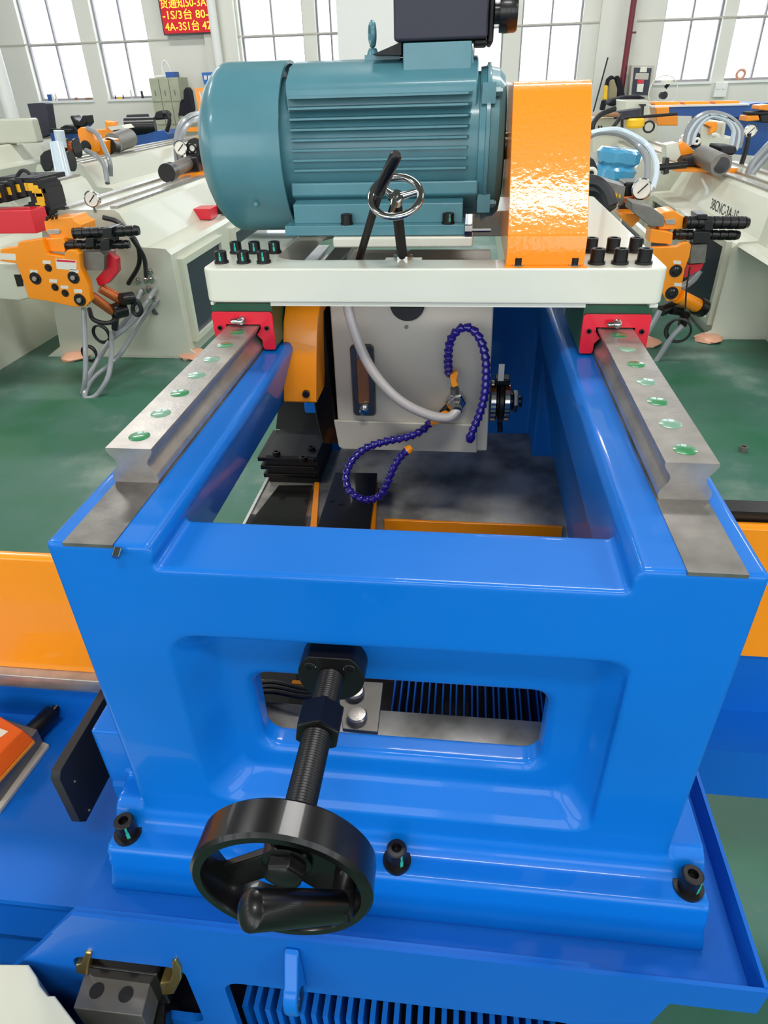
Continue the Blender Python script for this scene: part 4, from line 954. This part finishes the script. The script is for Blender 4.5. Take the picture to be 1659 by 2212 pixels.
obj('red_guard', pslab(B(), c2([(1060, 530), (1180, 515), (1160, 560), (1035, 625)]), y+.08, .05), 'red', t, smooth=0)
p, q = at(*c2([(985, 760)])[0], 'y', y+.04), at(*c2([(1125, 830)])[0], 'y', y+.12); obj('cylinder', cyl(B(), p, q, .042, n=20), 'copper' if 0 else 'orange2', t)
obj('cylinder_cap', cyl(B(), q, q+(q-p).normalized()*.06, .055, n=14), 'black', t)
for a, b, r in (((860, 870), (950, 830), .035), ((1040, 900), (1020, 970), .03), ((940, 860), (1000, 870), .03)):
    obj('manifold', cyl(B(), at(*c2([a])[0], 'y', y+.1), at(*c2([b])[0], 'y', y+.14), r, n=12), 'black', t)
hb = thing('hose_bundle', 'thin grey hoses and a coiled black cable under the right orange head', 'hose', at(1440, 750, 'y', 3.6))
for pts in ([(1020, 980), (930, 1080), (820, 1250), (700, 1400)], [(850, 870), (800, 960), (740, 1060)]): hosepx(hb, [c2([a])[0]+(3.7,) for a in pts], .016)
for pts in ([(1150, 570), (1100, 640), (1020, 700)], [(1130, 590), (1060, 660), (1010, 690)]): hosepx(hb, [c2([a])[0]+(3.85,) for a in pts], .018)
obj('cable_coil', torus(torus(B(), at(*c2([(985, 1020)])[0], 'y', 3.7), (.2, 1, .1), .072, .007, 28, 8), at(*c2([(995, 1015)])[0], 'y', 3.72), (.1, 1, -.1), .066, .006, 28, 8), 'rubber', hb)
for pts in ([(1075, 540), (1050, 700), (1040, 860)],): hosepx(hb, [c2([a])[0]+(3.68,) for a in pts], .005, 'rubber', 'cable')
# gauge, flange clamp and rolled hoses near the guard
k3, ox3, oy3 = 4.158, 1260, 240
c3 = lambda pts: cr(pts, ox3, oy3, k3)
g_ = thing('pressure_gauge', 'round silver pressure gauge between the orange guard and the right bending head', 'gauge', at(1387, 408, 'y', 4.1))
gauge(g_, ox3+523/k3, oy3+700/k3, 4.1, .06)
t = thing('clamp_cylinder', 'black and copper cylinder block behind the white plate corner', 'cylinder', at(1358, 430, 'y', 4.2))
obj('body', pslab(B(), c3([(370, 640), (575, 640), (560, 700), (480, 760), (370, 770)]), 4.15, .2), 'black', t, bev=.01)
obj('ring', pslab(B(), c3([(355, 770), (470, 765), (470, 825), (358, 825)]), 4.14, .2), 'copper', t, bev=.01)
obj('stem', cyl(B(), at(*c3([(400, 820)])[0], 'y', 4.2), at(*c3([(405, 900)])[0], 'y', 4.2), .06, n=18), 'black', t)
t = thing('cable_chain', 'grey cable chain with yellow clips beside the orange belt guard', 'cable chain', at(1330, 420, 'y', 4.3))
obj('chain_links', pslab(B(), c3([(140, 610), (380, 680), (365, 780), (350, 840), (250, 790), (240, 720), (140, 680)]), 4.02, .25), 'dsteel', t, smooth=0)
for i in range(3): obj('yellow_clip', pslab(B(), c3([(258+30*i, 725+10*i), (275+30*i, 730+10*i), (275+30*i, 765+10*i), (258+30*i, 760+10*i)]), 4.014, .005), 'yellow', t, smooth=0)
t = thing('black_hose_pair', 'two thick black hoses curving down right of the orange belt guard', 'hose', at(1290, 430, 'y', 2.4))
for d in (0, 60): hosepx(t, [c3([(20, 640+d)])[0]+(4.0,), c3([(120, 660+d)])[0]+(4.0,), c3([(200, 740+d)])[0]+(3.98,), c3([(245-d*.2, 860+d*.4)])[0]+(3.95,)], .046, 'rubber')
t = thing('motor_arch', 'black arched motor cover with round shaft face just right of the orange guard', 'cover', at(1283, 380, 'y', 3.2))
obj('cover', pslab(B(), c3([(20, 660), (30, 480), (60, 420), (95, 430), (130, 510), (132, 650)]), 4.7, .3), 'blackm', t, bev=.01)
obj('shaft_face', torus(B(), at(*c3([(70, 562)])[0], 'y', 4.69), (0, 1, 0), .03, .012, 18, 8), 'label', t)
t = thing('wrapped_roll', 'roll wrapped in blue film standing behind the cable chain', 'roll', at(1330, 350, 'y', 5.6))
p = at(1330, 352, 'y', 5.7)
bm = lathe(B(), (p.x, 5.7, p.z-.12), (.1, 0, 1), [(0, .14), (.02, .16), (.08, .165), (.11, .14), (.13, .165), (.20, .17), (.22, .15), (.22, 0)], 28)
for v in bm.verts: v.co += Vector((random.uniform(-.01, .01), random.uniform(-.01, .01), random.uniform(-.008, .008)))
obj('film_wrap', bm, 'bluefilm', t, smooth=20)
hb = thing('hydraulic_hose_arch', 'two film wrapped hoses arching from the orange guard down to the gauge', 'hose', at(1400, 430, 'y', 4.3))
for d in (0, 1):
    hosepx(hb, [c3([(40+30*d, 230-30*d)])[0]+(4.6,), c3([(150+20*d, 190-12*d)])[0]+(4.6,), c3([(330, 205-30*d)])[0]+(4.6,), c3([(480+60*d, 300-20*d)])[0]+(4.6,), c3([(565+70*d, 420-10*d)])[0]+(4.5,), c3([(575+80*d, 560)])[0]+(4.4,), c3([(560+60*d, 700)])[0]+(4.3,)], .019, 'film' if d else 'greyhose')
# saddle unit with big hose arch on the right machine
t = thing('bender_carriage', 'carriage with big silver collet tube under an arch of hoses on the right machine', 'carriage', at(1520, 360, 'y', 5.8))
y = 5.7
obj('saddle', pslab(B(), c3([(800, 520), (1390, 510), (1385, 555), (830, 545)]), y, .5), 'orange2', t, smooth=0)
obj('collet_tube', cyl(B(), at(*c3([(1240, 485)])[0], 'y', y-.3), at(*c3([(1060, 400)])[0], 'y', y+.15), .075, n=24), 'dsteel', t)
obj('collet_bore', cyl(B(), at(*c3([(1243, 486)])[0], 'y', y-.31), at(*c3([(1240, 485)])[0], 'y', y-.29), .055, n=24), 'black', t)
obj('collet_body', pslab(B(), c3([(900, 420), (1000, 400), (1180, 350), (1190, 380), (1150, 520), (920, 510)]), y+.1, .25), 'blackm', t, bev=.02)
obj('motor_arch', pslab(B(), c3([(965, 330), (990, 200), (1020, 175), (1055, 210), (1055, 330)]), y+.3, .15), 'blackm', t, bev=.01)
obj('shaft_face', torus(B(), at(*c3([(1020, 272)])[0], 'y', y+.29), (0, 1, 0), .02, .01, 18, 8), 'label', t)
obj('side_bracket', pslab(B(), c3([(850, 300), (900, 270), (990, 350), (990, 430), (870, 440)]), y+.25, .12), 'orange2', t, bev=.01)
obj('valve', pslab(B(), c3([(1225, 310), (1390, 318), (1375, 380), (1345, 400), (1235, 395)]), y, .3), 'blackm', t, bev=.02)
obj('valve_ring', pslab(B(), c3([(1240, 400), (1345, 405), (1340, 440), (1240, 435)]), y+.02, .25), 'chrome', t, bev=.01)
obj('link_rod', cyl(B(), at(*c3([(680, 505)])[0], 'y', y), at(*c3([(930, 480)])[0], 'y', y), .025, n=12), 'black', t)
obj('end_bracket', pslab(B(), c3([(740, 420), (775, 420), (770, 560), (720, 575)]), y-.02, .1), 'black', t, bev=.005)
obj('cream_bracket', pslab(B(), c3([(740, 300), (850, 280), (880, 400), (830, 460), (740, 440)]), y+.1, .15), 'cream2', t, bev=.01)
hb = thing('hydraulic_hose_arch', 'tall arch of four grey hoses over the carriage of the right machine', 'hose', at(1545, 300, 'y', 6.0))
for d in range(4):
    e = d*24
    hosepx(hb, [c3([(905+e, 300)])[0]+(6.0,), c3([(930+e, 180+e*.3)])[0]+(6.0,), c3([(1010+e*.8, 70+e*.4)])[0]+(6.0,), c3([(1130+e*.4, 20+e*.3)])[0]+(6.0,), c3([(1290, 50+e*.4)])[0]+(6.0,), c3([(1400-e*.7, 140+e*.3)])[0]+(6.0,), c3([(1420-e, 230)])[0]+(6.0,), c3([(1400-e, 330)])[0]+(6.0,)], .021, 'film' if d % 2 else 'greyhose')
g_ = thing('pressure_gauge', 'small pressure gauge beside the big hose arch', 'gauge', at(1482, 304, 'y', 6.0)); gauge(g_, 1482, 305, 6.0, .06)
g_ = thing('pressure_gauge', 'small pressure gauge on a black hose near the right edge', 'gauge', at(1621, 283, 'y', 6.2)); gauge(g_, 1621, 283, 6.2, .05)
hosepx(g_, [(1618, 288, 6.2), (1612, 320, 6.2), (1600, 360, 6.2)], .02, 'rubber', 'stem_hose')
t = thing('edge_hoses', 'grey hoses entering from the right edge behind the machine bed', 'hose', at(1630, 340, 'y', 5.5))
for d in (0, 18): hosepx(t, [(1690, 285+d, 5.6), (1650, 325+d, 5.6), (1625, 355+d, 5.6), (1612, 390, 5.6)], .028)

# ================================================================== ALONG THE FAR WALL
YL = 12.85
p0, p1, p2 = at(345, 0, 'y', YL), at(357, 71, 'y', YL), at(458, 69, 'y', YL)
t = thing('led_sign', 'red LED message board with yellow Chinese and Latin characters high on the far wall', 'sign', (p1.x+.4, YL, p1.z))
LX0, LX1, LZ = p1.x-.01, p2.x+.01, p2.z
obj('sign_case', bx(LX0-.02, LX1+.02, YL, YL+.12, LZ-.02, LZ+.78), 'black', t, smooth=0)
obj('sign_face', bx(LX0, LX1, YL-.004, YL, LZ, LZ+.76), 'ledred', t, smooth=0)
MT = lambda x, z, sx=1: Matrix(((sx, 0, 0, x), (0, 0, -1, YL-.006), (0, 1, 0, z), (0, 0, 0, 1)))
for txt, z, x in (('货通知50-3A', .33, -.01), ('-1S/3台 80-', .175, .0), ('4A-3S1台 42', .02, .02)):
    o = textobj(txt, .155, Matrix(), 'ledyel', 'message_line', None)
    w = max(v.co.x for v in o.data.vertices); L = (LX1-LX0)*.95; o.data.transform(MT(LX0+x+.01, LZ+z+.02, L/w))
    o.data.transform(Matrix.Translation(-wloc(t))); o.parent = t
def wallbox(name, pts, y, th, mat, label, cat, **k): return single(name, pslab(B(), pts, y, th), mat, label, cat, **k)
# lockers
t = thing('locker_cabinet', 'worn grey green locker cabinet with six doors against the far wall', 'cabinet', at(350, 230, 'y', 12.4))
a, b = at(320, 169, 'y', 12.4), at(376, 166, 'y', 12.4)
obj('carcass', bx(a.x, b.x+.06, 12.42, 12.85, FLOOR, a.z), paint('locker grey green', (172, 176, 152), .55, var=.08), t, smooth=0)
dw = (b.x+.06-a.x)/3
for i in range(3):
    for j in range(4):
        z1 = a.z-.015-j*.34; dd = obj('door', bx(a.x+.006+i*dw, a.x+(i+1)*dw-.006, 12.40, 12.42, z1-.32, z1), paint('locker door', (168, 172, 148), .5, var=.1) if i+j == 0 else bpy.data.materials['locker door'], t, smooth=0)
        obj('handle', bx(a.x+(i+.45)*dw, a.x+(i+.5)*dw, 12.385, 12.40, z1-.24, z1-.16), 'dsteel', dd, smooth=0)
single('basket', bx(b.x-.18, b.x-.02, 12.5, 12.7, a.z, a.z+.08), 'bluetrim', 'small blue box on top of the locker cabinet', 'box')
o_ = tube(tube(B(), [(a.x+.22, 12.6, a.z), (a.x+.20, 12.6, a.z+.15), (a.x+.26, 12.6, a.z+.24), (a.x+.33, 12.6, a.z+.14), (a.x+.33, 12.6, a.z)], .018, 8), [(a.x+.05, 12.6, a.z+.02), (a.x+.4, 12.6, a.z+.03)], .02, 8)
single('white_bag', o_, 'white', 'white handle shaped bag on top of the locker cabinet', 'bag')
# white pipes
pb_ = at(28, 250, 'y', 11.8)
single('wall_pipe', cyl(B(), (pb_.x-.02, 11.8, FLOOR), (pb_.x-.02, 11.8, CEIL), .11, n=24), 'white', 'thick white vertical pipe at the left in front of the far wall', 'pipe')
pb_ = at(469, 120, 'y', 12.75)
single('wall_pipe', cyl(B(), (pb_.x, 12.8, FLOOR), (pb_.x, 12.8, CEIL), .07, n=20), 'white', 'thin white downpipe right of the red LED message board', 'pipe')
pb_ = at(1365, 60, 'y', 12.6); pc = at(1356, 190, 'y', 12.6)
t = thing('fire_pipe', 'dark red vertical pipe on the wall between two tall windows at right', 'pipe', (pb_.x, 12.7, FLOOR))
obj('pipe', cyl(B(), (pb_.x, 12.75, FLOOR), (pb_.x, 12.75, CEIL), .045, n=16), 'maroon', t)
obj('pipe_clip', bx(pb_.x-.03, pb_.x+.10, 12.72, 12.80, at(1370, 72, 'y', 12.7).z, at(1370, 68, 'y', 12.7).z), 'maroon', t, smooth=0)
pb_ = at(1337, 60, 'y', 12.9); pb2 = at(1345, 0, 'y', 12.9)
# signs, boards
t = thing('wall_sign', 'blue notice with white characters left of the teal motor on the far wall', 'sign', at(453, 180, 'y', 12.9))
obj('board', pslab(B(), [(435, 157), (470, 155), (466, 182), (441, 183)], 12.88, .02), 'sign', t, smooth=0)
for i in range(3): obj('glyph', pslab(B(), [(440+9*i, 163), (446+9*i, 163), (447+9*i, 172), (441+9*i, 172)], 12.87, .008), 'white', t, smooth=0)
wallbox('wall_sign', [(471, 143), (480, 142), (476, 153), (471, 154)], 12.88, .02, 'sign', 'small light blue notice partly behind the motor fan cover', 'sign', smooth=0)
t = thing('orange_board', 'orange frame with slots leaning near the wall beside the teal motor', 'panel', at(430, 245, 'y', 11))
for pp in ([(420, 190), (428, 190), (440, 246), (430, 246)], [(428, 190), (446, 190), (446, 198), (430, 198)], [(433, 222), (446, 220), (446, 228), (435, 229)], [(438, 240), (446, 240), (446, 247), (440, 247)]): obj('frame_bar', pslab(B(), pp, 11, .05), 'orange2', t, smooth=0)
wallbox('dark_cabinet', [(58, 224), (90, 222), (100, 224), (110, 290), (82, 300), (76, 290)], 10.9, .2, 'charcoal', 'tall dark grey cabinet standing under the leftmost windows', 'cabinet', bev=.01)
bm = pslab(B(), [(385, 250), (388, 222), (392, 214), (396, 222), (396, 196), (402, 188), (408, 197), (414, 235), (412, 250)], 12.2, .2)
single('hanging_coat', bm, 'cloth', 'dark coat with red trim hanging beside the locker cabinet', 'coat', bev=.03)
for nm, pts, mt_, lab in (('hanging_coat', [(1312, 170), (1322, 162), (1330, 168), (1326, 215), (1312, 210), (1308, 185)], 'cloth', 'black jacket on the wall hook, left one of the pair at the dark red pipe'),
                          ('hanging_coat', [(1330, 166), (1336, 162), (1344, 175), (1352, 214), (1332, 214), (1332, 190)], 'cloth', 'dark navy jacket on the wall hook nearest the dark red pipe'),
                          ('khaki_bag', [(1319, 174), (1327, 170), (1334, 192), (1332, 216), (1314, 216), (1316, 190)], 'cloth2', 'khaki bag hanging between the two dark jackets')):
    single(nm, pslab(B(), pts, 12.55 if mt_ == 'cloth' else 12.45, .14), mt_, lab, 'coat' if mt_ == 'cloth' else 'bag', bev=.02)
t = thing('yellow_sleeve', 'yellow and black striped sleeve hanging in front of the jackets', 'jacket', at(1305, 235, 'y', 12.3))
obj('yellow_part', pslab(B(), [(1307, 184), (1314, 184), (1312, 216), (1302, 216)], 12.3, .1), 'yellow', t, bev=.02)
obj('black_part', pslab(B(), [(1301, 216), (1312, 217), (1307, 238), (1296, 238)], 12.3, .1), 'cloth', t, bev=.02)
single('steel_rod', cyl(B(), at(1313, 125, 'y', 12.8), at(1282, 240, 'y', 12.2), .012, n=8), 'blackm', 'thin dark rod leaning on the wall behind the orange belt guard', 'rod')
t = thing('control_board', 'grey framed wall box with dark glass and papers beside the dark red pipe', 'cabinet', at(1385, 205, 'y', 12.7))
obj('case', pslab(B(), [(1365, 141), (1414, 142), (1406, 210), (1358, 208)], 12.6, .2), 'grayp', t, smooth=0)
obj('glass_front', pslab(B(), [(1370, 146), (1408, 147), (1400, 206), (1364, 204)], 12.59, .01), 'darkglass', t, smooth=0)
for pp, m_ in (([(1384, 144), (1398, 144), (1397, 156), (1382, 156)], 'label'), ([(1374, 158), (1402, 158), (1400, 172), (1371, 171)], 'grayp'), ([(1378, 172), (1392, 172), (1390, 180), (1377, 180)], 'red'), ([(1377, 181), (1391, 181), (1388, 199), (1375, 198)], 'label')):
    obj('paper', pslab(B(), pp, 12.58, .008), m_, t, smooth=0)
t = thing('desk_fan', 'white desk fan with dark hub in front of the far right windows', 'fan', at(1435, 212, 'y', 11.5))
pf = at(1433, 206, 'y', 11.5)
obj('guard_ring', torus(B(), at(1432, 198, 'y', 11.5), (0, 1, 0), .20, .008, 32, 6), 'label', t)
obj('hub', cyl(B(), pf+Vector((0, -.05, 0)), pf+Vector((0, .08, 0)), .05, n=16), 'black', t)
obj('stand', cyl(B(), at(1437, 190, 'y', 11.5), at(1448, 176, 'y', 11.5), .025, n=10), 'black', t)
obj('shade', lathe(B(), at(1440, 182, 'y', 11.5), (0, 0, 1), [(0, .10), (.05, .08), (.07, 0)], 16), 'cream2', t)
single('tape_roll', torus(B(), (at(1597, 174, 'y', 12.99).x, 12.99, SILL+.088), (0, 1, .1), .062, .02, 24, 8), 'pink', 'pale pink tape roll standing on the sill of the rightmost window', 'tape roll')
for u in (1552, 1565): 
    q = at(u, 194, 'y', 12.9); single('wall_socket', cyl(bx(q.x-.05, q.x+.05, 12.93, 13, q.z-.10, q.z+.10), (q.x, 12.93, q.z+.03), (q.x, 12.92, q.z+.03), .03, n=14), 'white', ('left' if u < 1560 else 'right')+' one of two white round fittings under the far right windows', 'socket', bev=.01)
# clutter on the left window sills
for k, (u, v, w, h_, m_, lab) in enumerate(((108, 212, 10, 12, 'bluetrim', 'small blue carton on the leftmost window sill'), (115, 214, 6, 14, 'label', 'first white bottle on the leftmost window sill, beside the blue carton'), (122, 214, 6, 14, 'cream', 'cream bottle on the leftmost window sill, right of the white one'),
        (165, 215, 5, 5, 'wood', 'small brown box near the right end of the leftmost sill'), (190, 214, 12, 4, 'wood', 'flat brown board at the right end of the leftmost sill'), (250, 213, 3, 8, 'blackm', 'short black bottle on the second window sill'),
        (259, 213, 6, 4, 'yellow', 'small yellow box on the second window sill'), (267, 213, 3, 9, 'blackm', 'second dark bottle on the second window sill, right of the yellow box'), (285, 213, 2, 15, 'grayp', 'tall thin grey rod standing on the second window sill'), (308, 212, 3, 13, 'blackm', 'dark rod standing on the second window sill next to the lockers'))):
    q = at(u, v, 'y', 12.99); ww = w/115*.9; hh = h_/115
    single('sill_item', lathe(B(), (q.x, 12.99, SILL+.006), (0, 0, 1), [(0, ww*.45), (hh*.7, ww*.45), (hh*.8, ww*.25), (hh, ww*.25)], 12) if 'bottle' in lab else bx(q.x-ww/2, q.x+ww/2, 12.975, 13.03, SILL+.006, SILL+.006+hh), m_, lab, lab.split(' on ')[0].split(' near ')[0].split(' at ')[0].split(' standing')[0].split()[-1], smooth=30)
# blue machine with black rollers (left, far) and orange/blue machine (right, far)
y = 10.6
t = thing('roller_machine', 'blue machine base carrying a black motor roller under the locker cabinet', 'machine', at(310, 300, 'y', y))
obj('base', pslab(B(), [(270, 290), (352, 282), (362, 290), (360, 345), (275, 350)], y, .6), 'bluetrim', t, smooth=0)
obj('roller', cyl(B(), at(272, 274, 'y', y), at(336, 272, 'y', y+.1), .12, n=20), 'black', t)
obj('motor', cyl(B(), at(278, 264, 'y', y+.2), at(322, 262, 'y', y+.25), .10, n=18), 'blackm', t)
obj('lamp_arm', tube(B(), [at(360, 284, 'y', y), at(366, 262, 'y', y), at(362, 248, 'y', y), at(352, 246, 'y', y)], .03, 8), 'black', t)
obj('dark_bundle', pslab(B(), [(332, 252), (336, 242), (346, 238), (356, 246), (354, 258), (334, 260)], y+.1, .3), 'blackm', t, bev=.03)
t = thing('roller_machine', 'smaller blue machine with a black clamp on the far left behind the clear tubes', 'machine', at(160, 300, 'y', y))
obj('base', pslab(B(), [(108, 288), (180, 284), (185, 298), (185, 303), (112, 306)], y, .5), 'bluetrim', t, smooth=0)
obj('body', pslab(B(), [(128, 276), (140, 270), (160, 272), (172, 288), (130, 290)], y-.05, .3), 'blackm', t, bev=.02)
obj('clamp', pslab(B(), [(150, 252), (155, 248), (160, 256), (172, 262), (177, 250), (184, 248), (188, 266), (180, 275), (160, 274)], y, .25), 'black', t, bev=.02)
wallbox('table_edge', [(106, 278), (152, 280), (152, 284), (108, 286)], y-.2, .1, 'blackm', 'dark flat plate on the far left machine', 'plate', smooth=0)
t = thing('orange_rack', 'orange painted frame parts on the cream bed behind the orange disc', 'rack', at(240, 290, 'y', 9.4))
for pp in ([(204, 281), (262, 276), (268, 292), (208, 300)], [(225, 260), (230, 264), (242, 263), (240, 280), (228, 278)], [(243, 278), (266, 276), (262, 290), (246, 294)]): obj('frame_part', pslab(B(), pp, 9.4, .2), 'orange2', t, bev=.01)
wallbox('sheet_stack', [(232, 274), (262, 270), (270, 278), (240, 282)], 9.3, .3, 'label', 'stack of white sheets on the orange frame parts', 'stack', smooth=0)
wallbox('orange_beam', [(400, 276), (440, 275), (440, 284), (404, 284)], 9.2, .2, 'orange2', 'orange beam just left of the teal motor in the distance', 'beam', smooth=0)
c4 = lambda pts: cr(pts, 1240, 0, 3.96)
y = 9.6
t = thing('blue_bench', 'long blue machine bench with orange clamps in front of the right windows', 'machine', at(1560, 240, 'y', y))
obj('beam', pslab(B(), c4([(700, 915), (1500, 890), (1560, 880), (1660, 880), (1800, 880), (1800, 1010), (880, 990), (700, 960)]), y, .6), 'bluetrim', t, smooth=0)
obj('top_edge', pslab(B(), c4([(660, 905), (1500, 885), (1500, 900), (660, 920)]), y-.03, .5), 'white', t, smooth=0)
for x0, x1, zz in ((670, 905, 870), (930, 1165, 868), (1190, 1420, 862)): obj('clamp', pslab(B(), c4([(x0, zz), (x1, zz), (x1, zz+38), (x0+30, zz+38)]), y+.1, .25), 'orange2', t, bev=.01)
obj('leg_block', pslab(B(), c4([(700, 920), (815, 915), (815, 985), (890, 990), (890, 1075), (710, 1075)]), y-.1, .5), 'orange2', t, bev=.01)
obj('stand', pslab(B(), c4([(1080, 1000), (1800, 1010), (1800, 1350), (1080, 1300)]), y+.2, .4), 'bluetrim', t, smooth=0)
t = thing('orange_fixture', 'copper and orange clamping fixture on the blue bench at the right edge', 'fixture', at(1640, 245, 'y', 8.6))
for pp, m_ in (([(1590, 900), (1680, 890), (1680, 950), (1580, 940)], 'orange2'), ([(1500, 960), (1690, 950), (1690, 985), (1510, 985)], 'blackm'), ([(1480, 990), (1580, 985), (1590, 1030), (1470, 1040)], 'orange2'), ([(1590, 985), (1690, 980), (1690, 1050), (1600, 1050)], 'black')): obj('fixture_block', pslab(B(), c4(pp), 8.6, .25), m_, t, bev=.01)
t = thing('white_machine_box', 'cream machine box with black buttons behind the orange belt guard', 'machine', at(1350, 270, 'y', 8.2))
obj('box', pslab(B(), c4([(160, 1020), (520, 1010), (710, 1060), (710, 1300), (160, 1300)]), 8.2, .8), 'cream2', t, smooth=0)
obj('top_box', pslab(B(), c4([(440, 860), (640, 860), (640, 880), (660, 1010), (440, 1010)]), 8.6, .6), 'cream2', t, bev=.01)
obj('tee_handle', pslab(B(), c4([(560, 890), (615, 890), (615, 905), (600, 910), (595, 985), (570, 985), (575, 908), (560, 905)]), 8.5, .05), 'black', t, smooth=0)
for x0 in (205, 228): obj('button', pslab(B(), c4([(x0, 1075), (x0+14, 1075), (x0+14, 1100), (x0, 1100)]), 8.19, .01), 'black', t, smooth=0)
obj('pot', cyl(B(), at(*c4([(455, 1000)])[0], 'y', 8.1), at(*c4([(458, 940)])[0], 'y', 8.1), .14, n=20), 'charcoal', t)
wallbox('board_stack', c4([(170, 1000), (290, 965), (400, 960), (400, 1005)]), 8.0, .4, 'wood', 'brown boards and cloth lying behind the top of the belt guard', 'board', bev=.02)
wallbox('orange_strip', c4([(515, 1015), (610, 1012), (608, 1040), (520, 1042)]), 8.15, .05, 'orange2', 'short orange strip on the cream machine box', 'strip', smooth=0)
single('yellow_tub', lathe(B(), at(*c4([(518, 1095)])[0], 'y', 7.6), (0, 0, 1), [(0, .075), (.02, .09), (.07, .09), (.085, .07), (.085, 0)], 20), 'yellow', 'low yellow tub on the cream bed right of the orange belt guard', 'tub')
single('cable_ring', torus(B(), at(*c4([(640, 1085)])[0], 'y', 7.6), (.3, 1, .2), .05, .010, 20, 8), 'rubber', 'small black cable ring beside the yellow tub', 'cable')
wallbox('blue_cloth', c4([(290, 890), (330, 850), (440, 820), (560, 815), (620, 840), (560, 850), (430, 880), (330, 910)]), 9.4, .3, 'cloth', 'dark blue cloth draped on the machines under the grey wall box', 'cloth', bev=.02)
hb = thing('power_cable', 'black cables hanging in loops behind the orange belt guard', 'cable', at(1300, 300, 'y', 7.5))
hosepx(hb, [c4([(160, 1150)])[0]+(7.6,), c4([(165, 1060)])[0]+(7.6,), c4([(230, 980)])[0]+(7.7,), c4([(350, 930)])[0]+(7.8,)], .025, 'rubber', 'cable')
hosepx(hb, [c4([(320, 1105)])[0]+(7.6,), c4([(370, 1040)])[0]+(7.6,), c4([(410, 980)])[0]+(7.7,)], .02, 'rubber', 'cable')
hosepx(hb, [c4([(410, 1110)])[0]+(7.6,), c4([(412, 1020)])[0]+(7.6,), c4([(440, 1010)])[0]+(7.6,), c4([(880, 975)])[0]+(7.7,)], .014, 'blackm', 'cable', 0)
t = thing('cream_housing', 'cream machine housing with an orange holed bracket under the hose arch', 'housing', at(1555, 320, 'y', 7.4))
obj('body', pslab(B(), c3([(1050, 240), (1060, 110), (1150, 150), (1160, 230), (1230, 220), (1250, 90), (1290, 100), (1270, 230), (1400, 240), (1400, 360), (1060, 350)]), 7.4, .5), 'cream2', t, bev=.02)
obj('orange_bracket', pslab(B(), c3([(1090, 120), (1110, 95), (1200, 95), (1215, 130), (1200, 180), (1130, 215), (1150, 150)]), 7.35, .1), 'orange2', t, bev=.01)
single('steel_nut', ringl(B(), at(1604, 975, 'z', FLOOR), (0, 0, 1), [(0, .011), (0, .019), (.026, .019), (.026, .011)], 20), 'dsteel', 'small grey steel collar lying on the green floor at right', 'collar')
